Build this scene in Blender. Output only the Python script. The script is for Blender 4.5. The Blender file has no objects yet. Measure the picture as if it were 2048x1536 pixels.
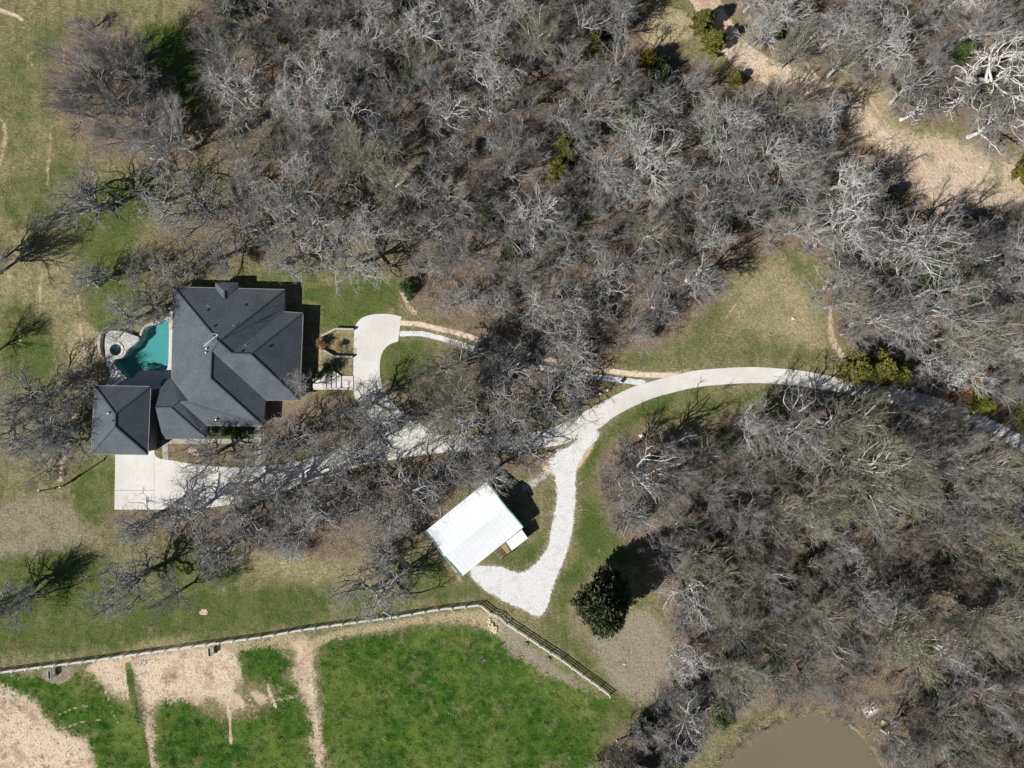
import bpy, bmesh, math, random
import numpy as np
from mathutils import Vector, Matrix
R = math.radians
D = bpy.data
scene = bpy.context.scene
col = scene.collection

# ------------------------------------------------------------------ camera, light, exposure
CAM_H = 142.0                      # drone height over the ground, metres (0.1 m per photo pixel)
AZ, EL = 33.0, 37.6                # direction the shadows run (from +x) and sun elevation
cam_d = D.cameras.new('camera'); cam_d.sensor_width = 36.0; cam_d.lens = 36.0*1420/2048
cam_d.clip_start = 1.0; cam_d.clip_end = 3000.0
cam = D.objects.new('camera', cam_d); cam.location = (0, 0, CAM_H); col.objects.link(cam); scene.camera = cam
world = D.worlds.new('World'); scene.world = world; world.use_nodes = True
wn = world.node_tree
sky = wn.nodes.new('ShaderNodeTexSky'); sky.sky_type = 'NISHITA'; sky.sun_disc = False; sky.air_density = 0.7; sky.dust_density = 0.2; sky.altitude = 300
sky.sun_elevation = R(EL); sky.sun_rotation = R(360-(90+AZ))
bg = wn.nodes.get('Background') or wn.nodes.new('ShaderNodeBackground')
wn.links.new(sky.outputs[0], bg.inputs[0]); bg.inputs[1].default_value = 0.05
sun_d = D.lights.new('sun', 'SUN'); sun_d.energy = 5.0; sun_d.angle = R(0.5); sun_d.color = (1.0, 0.965, 0.915)
sun = D.objects.new('sun', sun_d); col.objects.link(sun)
sdir = Vector((math.cos(R(AZ))*math.cos(R(EL)), math.sin(R(AZ))*math.cos(R(EL)), -math.sin(R(EL))))
sun.rotation_euler = sdir.to_track_quat('-Z', 'Y').to_euler(); sun.location = (-60, -40, 90)
vs = scene.view_settings
vs.view_transform = 'Standard'; vs.look = 'None'; vs.exposure = 0.6; vs.gamma = 1.0; vs.use_curve_mapping = False

# ------------------------------------------------------------------ helpers
def P(u, v, h=0.0):                # photo pixel (2048 wide) of a point at height h -> world point
    k = 0.1*(1-h/CAM_H)
    return Vector(((u-1024)*k, (768-v)*k, h))
def tag(o, label=None, cat=None, group=None, kind=None):
    if label: o['label'] = label
    if cat: o['category'] = cat
    if group: o['group'] = group
    if kind: o['kind'] = kind
    return o
def empty(name, loc=(0, 0, 0), rz=0.0):
    o = D.objects.new(name, None); o.empty_display_size = 0.3
    o.location = loc; o.rotation_euler = (0, 0, rz); col.objects.link(o); return o
def link(name, me, parent=None, loc=None, rot=None, scale=None):
    o = D.objects.new(name, me); col.objects.link(o)
    if parent is not None: o.parent = parent
    if loc is not None: o.location = loc
    if rot is not None: o.rotation_euler = rot
    if scale is not None: o.scale = scale
    return o
def fast_mesh(name, V, F, mat, smooth=False, n=None):
    """V (N,3), F (M,k) int with k=3 or 4 -> mesh"""
    V = np.asarray(V, dtype=np.float32); F = np.asarray(F, dtype=np.int32)
    me = D.meshes.new(name); m, k = F.shape
    me.vertices.add(len(V)); me.vertices.foreach_set('co', V.ravel())
    me.loops.add(m*k); me.loops.foreach_set('vertex_index', F.ravel())
    me.polygons.add(m); me.polygons.foreach_set('loop_start', np.arange(0, m*k, k, dtype=np.int32))
    if smooth: me.polygons.foreach_set('use_smooth', np.ones(m, dtype=bool))
    me.update(calc_edges=True); me.materials.append(mat); return me
class MB:                          # collects shapes into one mesh
    def __init__(s): s.bm = bmesh.new()
    def box(s, c, size, rz=0.0, tilt=None):
        M = Matrix.Translation(c) @ Matrix.Rotation(rz, 4, 'Z')
        if tilt is not None: M = M @ tilt
        bmesh.ops.create_cube(s.bm, size=1.0, matrix=M @ Matrix.Diagonal((size[0], size[1], size[2], 1)))
        return s
    def bar(s, a, b, w, h):        # box between two points, w wide, h high
        a = Vector(a); b = Vector(b); d = b-a; L = d.length
        q = d.to_track_quat('X', 'Z')
        M = Matrix.Translation((a+b)/2) @ q.to_matrix().to_4x4() @ Matrix.Diagonal((L, w, h, 1))
        bmesh.ops.create_cube(s.bm, size=1.0, matrix=M); return s
    def cyl(s, a, b, r0, r1=None, n=10):
        a = Vector(a); b = Vector(b); d = b-a
        q = d.to_track_quat('Z', 'X'); M = Matrix.Translation((a+b)/2) @ q.to_matrix().to_4x4()
        bmesh.ops.create_cone(s.bm, cap_ends=True, segments=n, radius1=r0, radius2=r0 if r1 is None else r1, depth=d.length, matrix=M)
        return s
    def ball(s, c, r, sc=(1, 1, 1), sub=2, jit=0.0, rng=None):
        res = bmesh.ops.create_icosphere(s.bm, subdivisions=sub, radius=r, matrix=Matrix.Translation(c) @ Matrix.Diagonal((*sc, 1)))
        if jit:
            for v in res['verts']: v.co += Vector([rng.uniform(-jit, jit) for _ in range(3)])
        return s
    def prism(s, pts, z0, z1):
        pts = [(p[0], p[1]) for p in pts]
        a = sum(pts[i][0]*pts[(i+1) % len(pts)][1]-pts[(i+1) % len(pts)][0]*pts[i][1] for i in range(len(pts)))
        if a < 0: pts = pts[::-1]
        t = [s.bm.verts.new((x, y, z1)) for x, y in pts]; b = [s.bm.verts.new((x, y, z0)) for x, y in pts]
        n = len(pts); ft = s.bm.faces.new(t); ft.normal_update()
        for i in range(n): s.bm.faces.new((b[i], b[(i+1) % n], t[(i+1) % n], t[i]))
        bmesh.ops.triangulate(s.bm, faces=[ft], ngon_method='EAR_CLIP'); return s
    def face(s, pts):
        f = s.bm.faces.new([s.bm.verts.new(p) for p in pts]); 
        f.normal_update()
        if len(pts) > 4: bmesh.ops.triangulate(s.bm, faces=[f], ngon_method='EAR_CLIP')
        return s
    def build(s, name, mat, parent=None, smooth=False, loc=None):
        me = D.meshes.new(name); s.bm.to_mesh(me); s.bm.free(); me.materials.append(mat)
        if smooth:
            for p in me.polygons: p.use_smooth = True
        return link(name, me, parent, loc)
def catmull(pts, n=6, closed=True):
    out = []; N = len(pts)
    rng_ = range(N if closed else N-1)
    for i in rng_:
        g = (lambda j: pts[j % N]) if closed else (lambda j: pts[max(0, min(N-1, j))])
        p0, p1, p2, p3 = [np.array(g(i+k), float) for k in (-1, 0, 1, 2)]
        for t in np.linspace(0, 1, n, endpoint=False):
            out.append(0.5*((2*p1)+(-p0+p2)*t+(2*p0-5*p1+4*p2-p3)*t*t+(-p0+3*p1-3*p2+p3)*t**3))
    if not closed: out.append(np.array(pts[-1], float))
    return [tuple(o) for o in out]
def W(pts, h=0.0): return [tuple(P(u, v, h)[:2]) for u, v in pts]
def inpoly(px, py, poly):
    ins = np.zeros(px.shape, bool); n = len(poly); j = n-1
    for i in range(n):
        xi, yi = poly[i]; xj, yj = poly[j]
        if yi != yj:
            c = ((yi > py) != (yj > py)) & (px < (xj-xi)*(py-yi)/(yj-yi)+xi); ins ^= c
        j = i
    return ins
def pdist(px, py, poly, closed=True):
    d = np.full(px.shape, 1e9); n = len(poly)
    for i in range(n if closed else n-1):
        x1, y1 = poly[i]; x2, y2 = poly[(i+1) % n]; dx, dy = x2-x1, y2-y1; L = dx*dx+dy*dy+1e-9
        t = np.clip(((px-x1)*dx+(py-y1)*dy)/L, 0, 1)
        d = np.minimum(d, np.hypot(px-x1-t*dx, py-y1-t*dy))
    return d

# ------------------------------------------------------------------ materials
def lin(c): c = c/255.0; return c/12.92 if c <= 0.04045 else ((c+0.055)/1.055)**2.4
def C(r, g, b, k=1.3): return (lin(r)/k, lin(g)/k, lin(b)/k, 1)
class NT:
    def __init__(s, name):
        s.m = D.materials.new(name); s.m.use_nodes = True; s.t = s.m.node_tree
        s.b = s.t.nodes['Principled BSDF']; s.b.inputs['Roughness'].default_value = 0.85
        s.b.inputs['Specular IOR Level'].default_value = 0.2
        s.pos = s.t.nodes.new('ShaderNodeNewGeometry').outputs['Position']
        s.obj = s.t.nodes.new('ShaderNodeTexCoord').outputs['Object']
    def n(s, ty, **kw):
        nd = s.t.nodes.new(ty)
        for k, v in kw.items(): setattr(nd, k, v)
        return nd
    def put(s, sock, v):
        if hasattr(v, 'is_output') or isinstance(v, bpy.types.NodeSocket): s.t.links.new(v, sock)
        else: sock.default_value = v
    def noise(s, scale, detail=3, rough=0.55, vec=None, dist=0.0, stretch=None):
        nd = s.n('ShaderNodeTexNoise'); v = vec or s.pos
        if stretch:
            mp = s.n('ShaderNodeMapping'); mp.inputs['Rotation'].default_value = (0, 0, stretch[1]); mp.inputs['Scale'].default_value = (1, stretch[0], 1)
            s.t.links.new(v, mp.inputs[0]); v = mp.outputs[0]
        s.t.links.new(v, nd.inputs['Vector']); nd.inputs['Scale'].default_value = scale
        nd.inputs['Detail'].default_value = detail; nd.inputs['Roughness'].default_value = rough; nd.inputs['Distortion'].default_value = dist
        return nd.outputs['Fac']
    def math(s, op, a, b=0.0, c=0.0, clamp=False):
        nd = s.n('ShaderNodeMath', operation=op, use_clamp=clamp)
        s.put(nd.inputs[0], a); s.put(nd.inputs[1], b); s.put(nd.inputs[2], c); return nd.outputs[0]
    def rng(s, v, a, b, c=0.0, d=1.0):
        nd = s.n('ShaderNodeMapRange', clamp=True); s.put(nd.inputs[0], v)
        for i, x in enumerate((a, b, c, d)): nd.inputs[i+1].default_value = x
        return nd.outputs[0]
    def mix(s, f, a, b, blend='MIX'):
        nd = s.n('ShaderNodeMix', data_type='RGBA', blend_type=blend); s.put(nd.inputs[0], f); s.put(nd.inputs[6], a); s.put(nd.inputs[7], b)
        return nd.outputs[2]
    def bump(s, h, strength=0.5, dist=0.05):
        nd = s.n('ShaderNodeBump'); nd.inputs['Strength'].default_value = strength; nd.inputs['Distance'].default_value = dist
        s.t.links.new(h, nd.inputs['Height']); s.t.links.new(nd.outputs[0], s.b.inputs['Normal'])
    def out(s, c): s.put(s.b.inputs['Base Color'], c); return s.m
def simple(name, a, b, scale=2.0, rough=0.8, bump=0.0, bscale=20, obj=False, metal=0.0, detail=4):
    t = NT(name); f = t.rng(t.noise(scale, detail, vec=t.obj if obj else None), 0.3, 0.7)
    t.b.inputs['Roughness'].default_value = rough; t.b.inputs['Metallic'].default_value = metal
    if bump: t.bump(t.noise(bscale, 3), bump, 0.03)
    return t.out(t.mix(f, a, b))
M = {}
def bark(name, a, b, vary=0.5):
    t = NT(name); oi = t.n('ShaderNodeObjectInfo').outputs['Random']
    f = t.rng(t.noise(1.3, 3), 0.3, 0.7)
    c = t.mix(f, a, b); c = t.mix(1.0, c, t.mix(oi, (1-vary*.5, 1-vary*.5, 1-vary*.52, 1), (1+vary*.3, 1+vary*.28, 1+vary*.25, 1)), 'MULTIPLY')
    t.b.inputs['Roughness'].default_value = 0.9; return t.out(c)
M['oak'] = bark('oak_bark', (0.19, 0.187, 0.182, 1), (0.34, 0.337, 0.33, 1), 0.8)
M['pale'] = bark('pale_bark', (0.27, 0.267, 0.262, 1), (0.50, 0.496, 0.487, 1), 0.9)
M['oaktwig'] = bark('oak_twig', (0.19, 0.187, 0.182, 1), (0.34, 0.337, 0.33, 1), 0.8)
M['paletwig'] = bark('pale_twig', (0.235, 0.23, 0.223, 1), (0.44, 0.435, 0.425, 1), 1.0)
M['twig'] = bark('elm_twig', (0.19, 0.185, 0.18, 1), (0.33, 0.325, 0.315, 1), 0.8)
M['brown'] = bark('brown_twig', (0.13, 0.10, 0.08, 1), (0.25, 0.20, 0.16, 1), 0.6)
M['olivetwig'] = bark('olive_twig', (0.17, 0.165, 0.12, 1), (0.30, 0.295, 0.215, 1), 0.6)
M['dead'] = bark('dead_wood', (0.38, 0.365, 0.35, 1), (0.60, 0.585, 0.56, 1), 0.3)
M['darkbark'] = bark('dark_bark', (0.05, 0.045, 0.04, 1), (0.12, 0.11, 0.10, 1), 0.4)
M['darktwig'] = bark('olive_brown_twig', (0.135, 0.122, 0.105, 1), (0.26, 0.24, 0.21, 1), 0.8)
def leaf(name, a, b, c=None):
    t = NT(name); oi = t.n('ShaderNodeObjectInfo').outputs['Random']
    k = t.mix(t.rng(t.noise(0.7, 3), 0.35, 0.65), a, b); k = t.mix(t.rng(t.noise(7, 2), 0.4, 0.62), k, c or b)
    k = t.mix(1.0, k, t.mix(oi, (0.72, 0.75, 0.7, 1), (1.2, 1.2, 1.15, 1)), 'MULTIPLY')
    t.b.inputs['Roughness'].default_value = 0.75; return t.out(k)
M['cedar'] = leaf('cedar_leaf', (0.075, 0.095, 0.025, 1), (0.15, 0.16, 0.035, 1), (0.25, 0.235, 0.05, 1))
M['cedar_dark'] = leaf('dark_cedar_leaf', (0.028, 0.038, 0.014, 1), (0.062, 0.075, 0.03, 1), (0.11, 0.12, 0.055, 1))
M['cedar_rust'] = leaf('rusty_cedar_leaf', (0.10, 0.10, 0.02, 1), (0.22, 0.15, 0.03, 1), (0.32, 0.19, 0.04, 1))
M['bud'] = leaf('bud_leaf', (0.17, 0.18, 0.055, 1), (0.30, 0.30, 0.09, 1), (0.36, 0.35, 0.13, 1))
M['sage'] = leaf('sage_leaf', (0.16, 0.17, 0.10, 1), (0.24, 0.25, 0.16, 1), (0.30, 0.30, 0.20, 1))
M['greenleaf'] = leaf('privet_leaf', (0.03, 0.06, 0.02, 1), (0.07, 0.12, 0.03, 1), (0.12, 0.17, 0.05, 1))
M['blossom'] = leaf('white_blossom', (0.60, 0.60, 0.58, 1), (0.8, 0.8, 0.78, 1), (0.85, 0.85, 0.83, 1))
M['fadedleaf'] = leaf('faded_blossom', (.30, .29, .27, 1), (.42, .41, .38, 1), (.52, .51, .49, 1))
M['rustleaf'] = leaf('rust_leaf', (0.26, 0.13, 0.06, 1), (0.38, 0.20, 0.09, 1), (0.45, 0.27, 0.14, 1))

# ------------------------------------------------------------------ outlines in photo pixels
drive_top = [(309, 905), (316, 916), (345, 921), (400, 930), (470, 935), (520, 933), (570, 927), (640, 911), (700, 894), (748, 880), (758, 868), (746, 842), (722, 815),
             (708, 788), (707, 736), (708, 677), (711, 652), (724, 636), (746, 629), (776, 628), (803, 633), (796, 683), (781, 688), (767, 701), (760, 724), (761, 759), (770, 783),
             (788, 809), (822, 833), (849, 853), (872, 866), (905, 870), (975, 870), (1039, 867), (1069, 863), (1113, 852), (1157, 830), (1205, 804), (1258, 777), (1302, 763), (1366, 746), (1410, 739),
             (1498, 734), (1557, 737), (1600, 741), (1648, 750), (1706, 761), (1785, 775), (1853, 789), (1902, 806), (1960, 828), (2005, 851), (2048, 873), (2130, 922), (2250, 990)]
drive_bot = [(2230, 1030), (2110, 950), (2040, 903), (1975, 862), (1925, 841), (1851, 823), (1765, 802), (1700, 789), (1648, 779), (1600, 772), (1512, 766), (1410, 772), (1350, 784), (1293, 801), (1234, 830),
             (1197, 857), (1142, 882), (1113, 891), (1040, 900), (952, 901), (878, 906), (805, 916), (746, 926), (688, 941), (644, 955), (600, 970), (560, 984), (500, 1001), (440, 1012), (380, 1018), (309, 1019)]
DRIVE = drive_top+drive_bot
def seg_smooth(pts, corners, n=4):
    out = []; idx = [i for i, p in enumerate(pts) if p in corners]
    out = []
    for a, b in zip(idx, idx[1:]+[idx[0]+len(pts)]):
        s = [pts[i % len(pts)] for i in range(a, b+1)]
        out += catmull(s, n, closed=False)[:-1]
    return out
DRIVE_S = seg_smooth(DRIVE, [(309, 905), (758, 868), (803, 633), (796, 683), (2250, 990), (2230, 1030), (309, 1019)])
POND = catmull([(1760, 1545), (1753, 1520), (1735, 1493), (1712, 1467), (1688, 1449), (1655, 1434), (1610, 1430), (1565, 1441), (1510, 1472), (1466, 1508), (1430, 1560), (1420, 1640), (1480, 1740), (1600, 1780), (1700, 1740), (1765, 1640)], 5)
POOL = catmull([(327, 641), (334, 642), (338, 650), (338, 698), (336, 733), (330, 741), (320, 742), (296, 739), (284, 740), (273, 749), (264, 756), (256, 757), (249, 751), (230, 729), (229, 717), (243, 715), (252, 708), (258, 699), (268, 694), (283, 678), (287, 667), (292, 658), (301, 651), (315, 648)], 4)
GRAVEL = catmull([(1140, 892), (1108, 908), (1098, 925), (1110, 950), (1113, 975), (1114, 1000), (1107, 1040), (1093, 1099), (1064, 1134), (1040, 1146), (1005, 1135), (976, 1132), (950, 1134), (940, 1147), (964, 1175), (1005, 1200), (1046, 1218), (1072, 1232), (1088, 1224), (1097, 1205), (1104, 1178), (1127, 1120), (1141, 1076), (1149, 1017), (1151, 960), (1153, 935), (1170, 905), (1198, 868), (1175, 862)], 5)
TRACK_A = [(801, 646), (835, 648), (864, 654), (922, 668), (966, 683), (1025, 700), (1083, 715), (1157, 732), (1220, 742), (1278, 749), (1352, 751)]
TRACK_B = [(799, 668), (835, 667), (864, 672), (922, 689), (981, 709), (1069, 733), (1157, 749), (1220, 758), (1290, 766)]
DECK = catmull([(236, 662), (252, 664), (268, 670), (284, 677), (272, 690), (262, 697), (256, 705), (252, 712), (243, 717), (231, 720), (229, 729), (222, 735), (216, 720), (215, 705), (214, 690), (216, 672), (224, 663)], 4)

# ------------------------------------------------------------------ ground
def axis(lo, hi, st):
    a = list(np.arange(lo, hi+st/2, st)); s = st; x = hi
    while x < 900: s *= 1.6; x += s; a.append(x)
    s = st; x = lo
    while x > -900: s *= 1.6; x -= s; a.insert(0, x)
    return np.array(a)
gx = axis(-112, 112, 0.4); gy = axis(-86, 86, 0.4)
X, Y = np.meshgrid(gx, gy); PU = X*10+1024; PV = 768-Y*10
def blank(): return np.zeros(X.shape)
ch = {k: blank() for k in ('green', 'dirt', 'litter', 'gravel', 'lush', 'straw', 'grey', 'shade')}
def paint(k, poly, val=1.0, soft=12.0, smooth=True):
    pl = catmull(poly, 4) if smooth else poly
    a = np.array(pl); m = (PU > a[:, 0].min()-soft-5) & (PU < a[:, 0].max()+soft+5) & (PV > a[:, 1].min()-soft-5) & (PV < a[:, 1].max()+soft+5)
    if not m.any(): return
    px, py = PU[m], PV[m]; d = pdist(px, py, pl); ins = inpoly(px, py, pl); sd = np.where(ins, d, -d)
    f = np.clip(sd/soft*0.5+0.5, 0, 1); f = f*f*(3-2*f)
    if val >= 0: ch[k][m] = np.maximum(ch[k][m], f*val)
    else: ch[k][m] = ch[k][m]*(1-f*(-val))
def stroke(k, line, w, val=1.0, soft=6.0):
    ln = catmull(line, 5, closed=False); a = np.array(ln); e = w+soft+5
    m = (PU > a[:, 0].min()-e) & (PU < a[:, 0].max()+e) & (PV > a[:, 1].min()-e) & (PV < a[:, 1].max()+e)
    d = pdist(PU[m], PV[m], ln, closed=False); f = np.clip((w-d)/soft+0.5, 0, 1); f = f*f*(3-2*f)
    if val >= 0: ch[k][m] = np.maximum(ch[k][m], f*val)
    else: ch[k][m] = ch[k][m]*(1-f*(-val))
WOOD_N = [(400, -300), (1330, -300), (1300, 0), (1285, 90), (1400, 120), (1470, 170), (1540, 160), (1700, 205), (1725, 270), (1790, 385), (1900, 425), (2048, 395), (2300, 400), (2300, 1000), (2110, 900), (2048, 855), (1900, 785), (1800, 762), (1790, 705), (1690, 690),
          (1650, 620), (1655, 530), (1600, 490), (1500, 510), (1430, 600), (1330, 690), (1240, 705), (1200, 720), (1100, 700), (1000, 655), (880, 640), (810, 610), (795, 540), (800, 480), (720, 400), (560, 350), (440, 330), (400, 240), (390, 120)]
WOOD_NE = [(1440, -300), (2300, -300), (2300, 320), (2048, 285), (1985, 280), (1900, 245), (1805, 240), (1780, 165), (1640, 145), (1540, 105), (1500, 60), (1450, 0)]
WOOD_SE = [(1205, 900), (1290, 862), (1400, 880), (1440, 838), (1560, 815), (1640, 782), (1720, 796), (1850, 832), (2048, 918), (2300, 1080), (2300, 1900), (1800, 1900), (1775, 1560), (1745, 1490), (1695, 1430), (1600, 1410), (1490, 1430), (1400, 1490), (1340, 1600), (1200, 1900), (1195, 1560), (1225, 1480), (1330, 1400), (1352, 1300), (1325, 1180), (1300, 1120), (1235, 1055), (1190, 965)]
for w_ in (WOOD_N, WOOD_NE, WOOD_SE): paint('litter', w_, 1.0, 30, smooth=False)
paint('litter', [(120, 80), (260, 60), (380, 220), (400, 320), (250, 330), (120, 240)], .8, 40)
# yards and lawns
for pl, v_, s_ in [
    ([(260, 70), (380, 60), (420, 200), (380, 240), (270, 190)], 1.0, 25), ([(30, 60), (90, 40), (150, 60), (60, 280), (20, 330), (-40, 200)], .45, 40), ([(150, 390), (300, 360), (300, 440), (230, 520), (150, 500)], .9, 30),
    ([(0, 350), (150, 330), (170, 420), (60, 460), (-20, 420)], .5, 30), ([(180, 490), (260, 500), (280, 620), (200, 660), (160, 560)], .85, 26), ([(20, 610), (90, 640), (110, 740), (40, 780), (0, 720)], .8, 26),
    ([(605, 580), (790, 560), (790, 610), (720, 640), (700, 655), (642, 660), (640, 615)], 1.0, 16), ([(480, 545), (600, 540), (640, 560), (600, 570), (490, 560)], .7, 14),
    ([(770, 690), (850, 684), (870, 740), (790, 770), (764, 730)], .95, 18), ([(150, 930), (228, 920), (228, 1010), (180, 1060), (140, 1000)], .75, 34), ([(0, 1120), (200, 1110), (300, 1180), (620, 1170), (640, 1240), (400, 1280), (200, 1300), (0, 1310), (-60, 1200)], .85, 26),
    ([(300, 1130), (420, 1110), (480, 1160), (360, 1200)], .8, 22), ([(840, 1110), (930, 1150), (960, 1190), (830, 1210), (780, 1150)], .65, 20), ([(1165, 895), (1200, 870), (1290, 800), (1400, 775), (1380, 800), (1260, 860), (1215, 900), (1190, 960), (1200, 1010), (1270, 1100), (1200, 1130), (1160, 1180), (1120, 1230), (1110, 1190), (1150, 1080), (1158, 960)], .85, 30),
    ([(1250, 1090), (1300, 1110), (1290, 1130), (1200, 1120)], 1.0, 16), ([(990, 1060), (1060, 1090), (1100, 1030), (1080, 1110), (1030, 1140), (980, 1120)], .8, 16), ([(1215, 715), (1330, 700), (1400, 650), (1440, 600), (1420, 660), (1350, 725), (1230, 735)], .65, 34),
    ([(1380, 660), (1440, 560), (1530, 540), (1600, 620), (1560, 700), (1400, 720)], .32, 50), ([(1360, 700), (1620, 690), (1640, 735), (1500, 728), (1360, 740)], .45, 40), ([(1600, 520), (1640, 540), (1640, 600), (1580, 560)], .5, 40), ([(1330, 800), (1520, 775), (1570, 780), (1500, 810), (1330, 850)], .6, 20), ([(1100, 1230), (1180, 1290), (1210, 1370), (1110, 1290)], .7, 34),
    ([(1195, 1400), (1260, 1400), (1260, 1520), (1190, 1536)], .8, 16), ([(1700, 1440), (1760, 1490), (1760, 1530), (1720, 1470)], .7, 12), ([(1870, -20), (1990, -20), (1960, 60), (1880, 70)], .8, 25), ([(412, 853), (506, 853), (506, 876), (412, 876)], .9, 6),
    ([(600, 1180), (700, 1150), (830, 1230), (700, 1245)], .5, 20), ([(640, 420), (740, 560), (640, 560), (560, 520)], .35, 30), ([(420, 300), (470, 330), (430, 380), (400, 340)], .4, 30)]: paint('green', pl, v_, s_)
paint('lush', [(268, 75), (370, 70), (390, 190), (330, 215), (275, 190)], .8, 30)  # darker green painted in as the big elm's shadow on bright grass
for pl, v_, s_ in [
    ([(640, 720), (760, 800), (860, 850), (1140, 840), (1200, 780), (1150, 700), (1000, 680), (880, 700), (860, 760), (790, 790), (760, 770)], .62, 25), ([(530, 800), (640, 790), (700, 800), (740, 860), (640, 900), (540, 920), (520, 860)], .7, 18), ([(330, 885), (505, 890), (505, 925), (400, 925), (335, 910)], .55, 8),
    ([(230, 1025), (420, 1020), (640, 965), (850, 915), (1100, 905), (1090, 950), (960, 960), (860, 1060), (700, 1120), (500, 1100), (300, 1060), (220, 1050)], .85, 22), ([(300, 440), (480, 350), (700, 400), (790, 520), (640, 540), (480, 540), (330, 560)], .5, 40),
    ([(850, 1060), (925, 1150), (890, 1130), (830, 1080)], .7, 14), ([(800, 600), (860, 640), (1000, 650), (1200, 700), (1200, 735), (1000, 690), (850, 640)], .7, 15), ([(1660, 760), (2048, 930), (1900, 880), (1700, 800)], .6, 20), ([(1140, 860), (1200, 780), (1180, 770), (1100, 840)], .2, 10)]: paint('litter', pl, v_, s_)
for pl, v_, s_ in [
    ([(1480, 540), (1560, 520), (1640, 600), (1640, 710), (1540, 680), (1450, 640)], .62, 50), ([(640, 650), (706, 660), (706, 740), (640, 740)], .4, 12), ([(530, 802), (640, 800), (640, 850), (540, 850)], .8, 14), ([(0, 500), (150, 500), (170, 640), (0, 600)], .4, 40),
    ([(140, 640), (205, 660), (215, 760), (150, 800), (130, 720)], .6, 20), ([(1540, 110), (1640, 150), (1780, 170), (1800, 240), (1900, 265), (1990, 325), (2048, 350), (2100, 430), (1900, 420), (1790, 380), (1720, 260), (1600, 190)], .7, 18), ([(330, 1100), (560, 1090), (820, 1100), (840, 1200), (600, 1170), (400, 1120)], .45, 25),
    ([(1300, 20), (1360, 20), (1400, 60), (1310, 110), (1270, 80)], .8, 14), ([(400, 60), (440, 100), (420, 200), (390, 150)], .7, 20), ([(230, 1240), (330, 1240), (400, 1270), (260, 1300)], .7, 14), ([(560, 770), (600, 800), (520, 800)], .5, 10), ([(600, 1290), (700, 1255), (960, 1220), (1000, 1270), (900, 1245), (700, 1275), (630, 1310)], .8, 8), ([(770, 770), (830, 780), (820, 800), (780, 800)], .6, 12)]: paint('straw', pl, v_, s_)
for pl, v_, s_ in [
    ([(1180, 1270), (1290, 1220), (1340, 1290), (1330, 1390), (1260, 1400), (1210, 1350)], 1.0, 26), ([(0, 1000), (150, 1000), (200, 1080), (0, 1130)], .6, 30), ([(1700, 1470), (1730, 1420), (1800, 1440), (1860, 1560), (1780, 1560)], .8, 20), ([(1860, 280), (2000, 300), (2000, 370), (1880, 380)], .8, 30), ([(2000, 0), (2100, 0), (2100, 250), (1990, 250)], .7, 30),
    ([(1010, 1230), (1060, 1290), (1200, 1400), (1190, 1420), (1080, 1350), (1010, 1300), (960, 1245)], .8, 8), ([(1150, 1150), (1200, 1150), (1180, 1260), (1130, 1270)], .5, 18)]: paint('grey', pl, v_, s_)
# paddocks
paint('lush', [(640, 1300), (700, 1278), (780, 1268), (880, 1250), (985, 1268), (1020, 1310), (1060, 1325), (1090, 1350), (1215, 1402), (1200, 1450), (1188, 1560), (1180, 1750), (650, 1750), (645, 1440)], 1.0, 26)
paint('lush', [(-200, 1365), (60, 1355), (150, 1345), (185, 1335), (215, 1390), (262, 1420), (285, 1480), (290, 1750), (-200, 1750)], 1.0, 26)
paint('lush', [(470, 1310), (540, 1290), (590, 1340), (600, 1385), (540, 1370), (470, 1350)], 1.0, 26)
paint('lush', [(312, 1430), (380, 1395), (440, 1440), (520, 1430), (560, 1380), (612, 1400), (638, 1540), (640, 1750), (318, 1750)], 1.0, 26)
paint('lush', [(400, 1345), (440, 1342), (430, 1362), (400, 1360)], .8, 8)
paint('dirt', [(-200, 1372), (-60, 1368), (10, 1372), (60, 1400), (95, 1440), (150, 1470), (185, 1520), (180, 1750), (-200, 1750)], 1.0, 44)
paint('dirt', [(178, 1330), (255, 1316), (268, 1370), (275, 1395), (225, 1385), (190, 1350)], 1.0, 44)
paint('dirt', [(272, 1320), (400, 1298), (470, 1300), (480, 1350), (470, 1380), (490, 1400), (480, 1420), (430, 1400), (350, 1400), (312, 1415), (306, 1480), (318, 1560), (300, 1560), (288, 1440), (278, 1380)], 1.0, 44)
paint('dirt', [(588, 1290), (618, 1285), (625, 1330), (638, 1400), (645, 1560), (636, 1560), (625, 1440), (605, 1380), (596, 1330)], 1.0, 44)
paint('dirt', [(500, 1380), (560, 1390), (600, 1385), (590, 1400), (520, 1410)], .6, 10)
paint('straw', [(300, 1290), (480, 1280), (600, 1265), (620, 1290), (560, 1300), (500, 1300), (400, 1330), (380, 1310)], .8, 10)
paint('lush', [(0, 1450), (185, 1500), (185, 1750), (0, 1750)], -.6, 20); paint('lush', [(380, 1390), (480, 1400), (450, 1440), (400, 1420)], -.7, 20)
paint('grey', [(84, 1342), (140, 1335), (145, 1352), (120, 1368), (92, 1362)], 1.0, 5)
paint('lush', [(84, 1342), (140, 1335), (145, 1352), (120, 1368), (92, 1362)], -1.0, 5)
stroke('lush', [(256, 1330), (268, 1400), (285, 1480), (298, 1560)], 6, .9, 5); stroke('dirt', [(256, 1330), (268, 1400), (285, 1480), (298, 1560)], 6, -1.0, 5)
for ln, w_ in [([(120, 1428), (150, 1416), (175, 1412)], 1.5), ([(125, 1458), (160, 1445), (200, 1440)], 1.5), ([(455, 1400), (460, 1450), (462, 1490)], 3), ([(210, 1375), (222, 1420), (240, 1450)], 1.2), ([(535, 1370), (545, 1400), (552, 1415)], 4), ([(500, 1400), (515, 1440)], 1.2)]: stroke('dirt', ln, w_, .8, 4)
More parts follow.
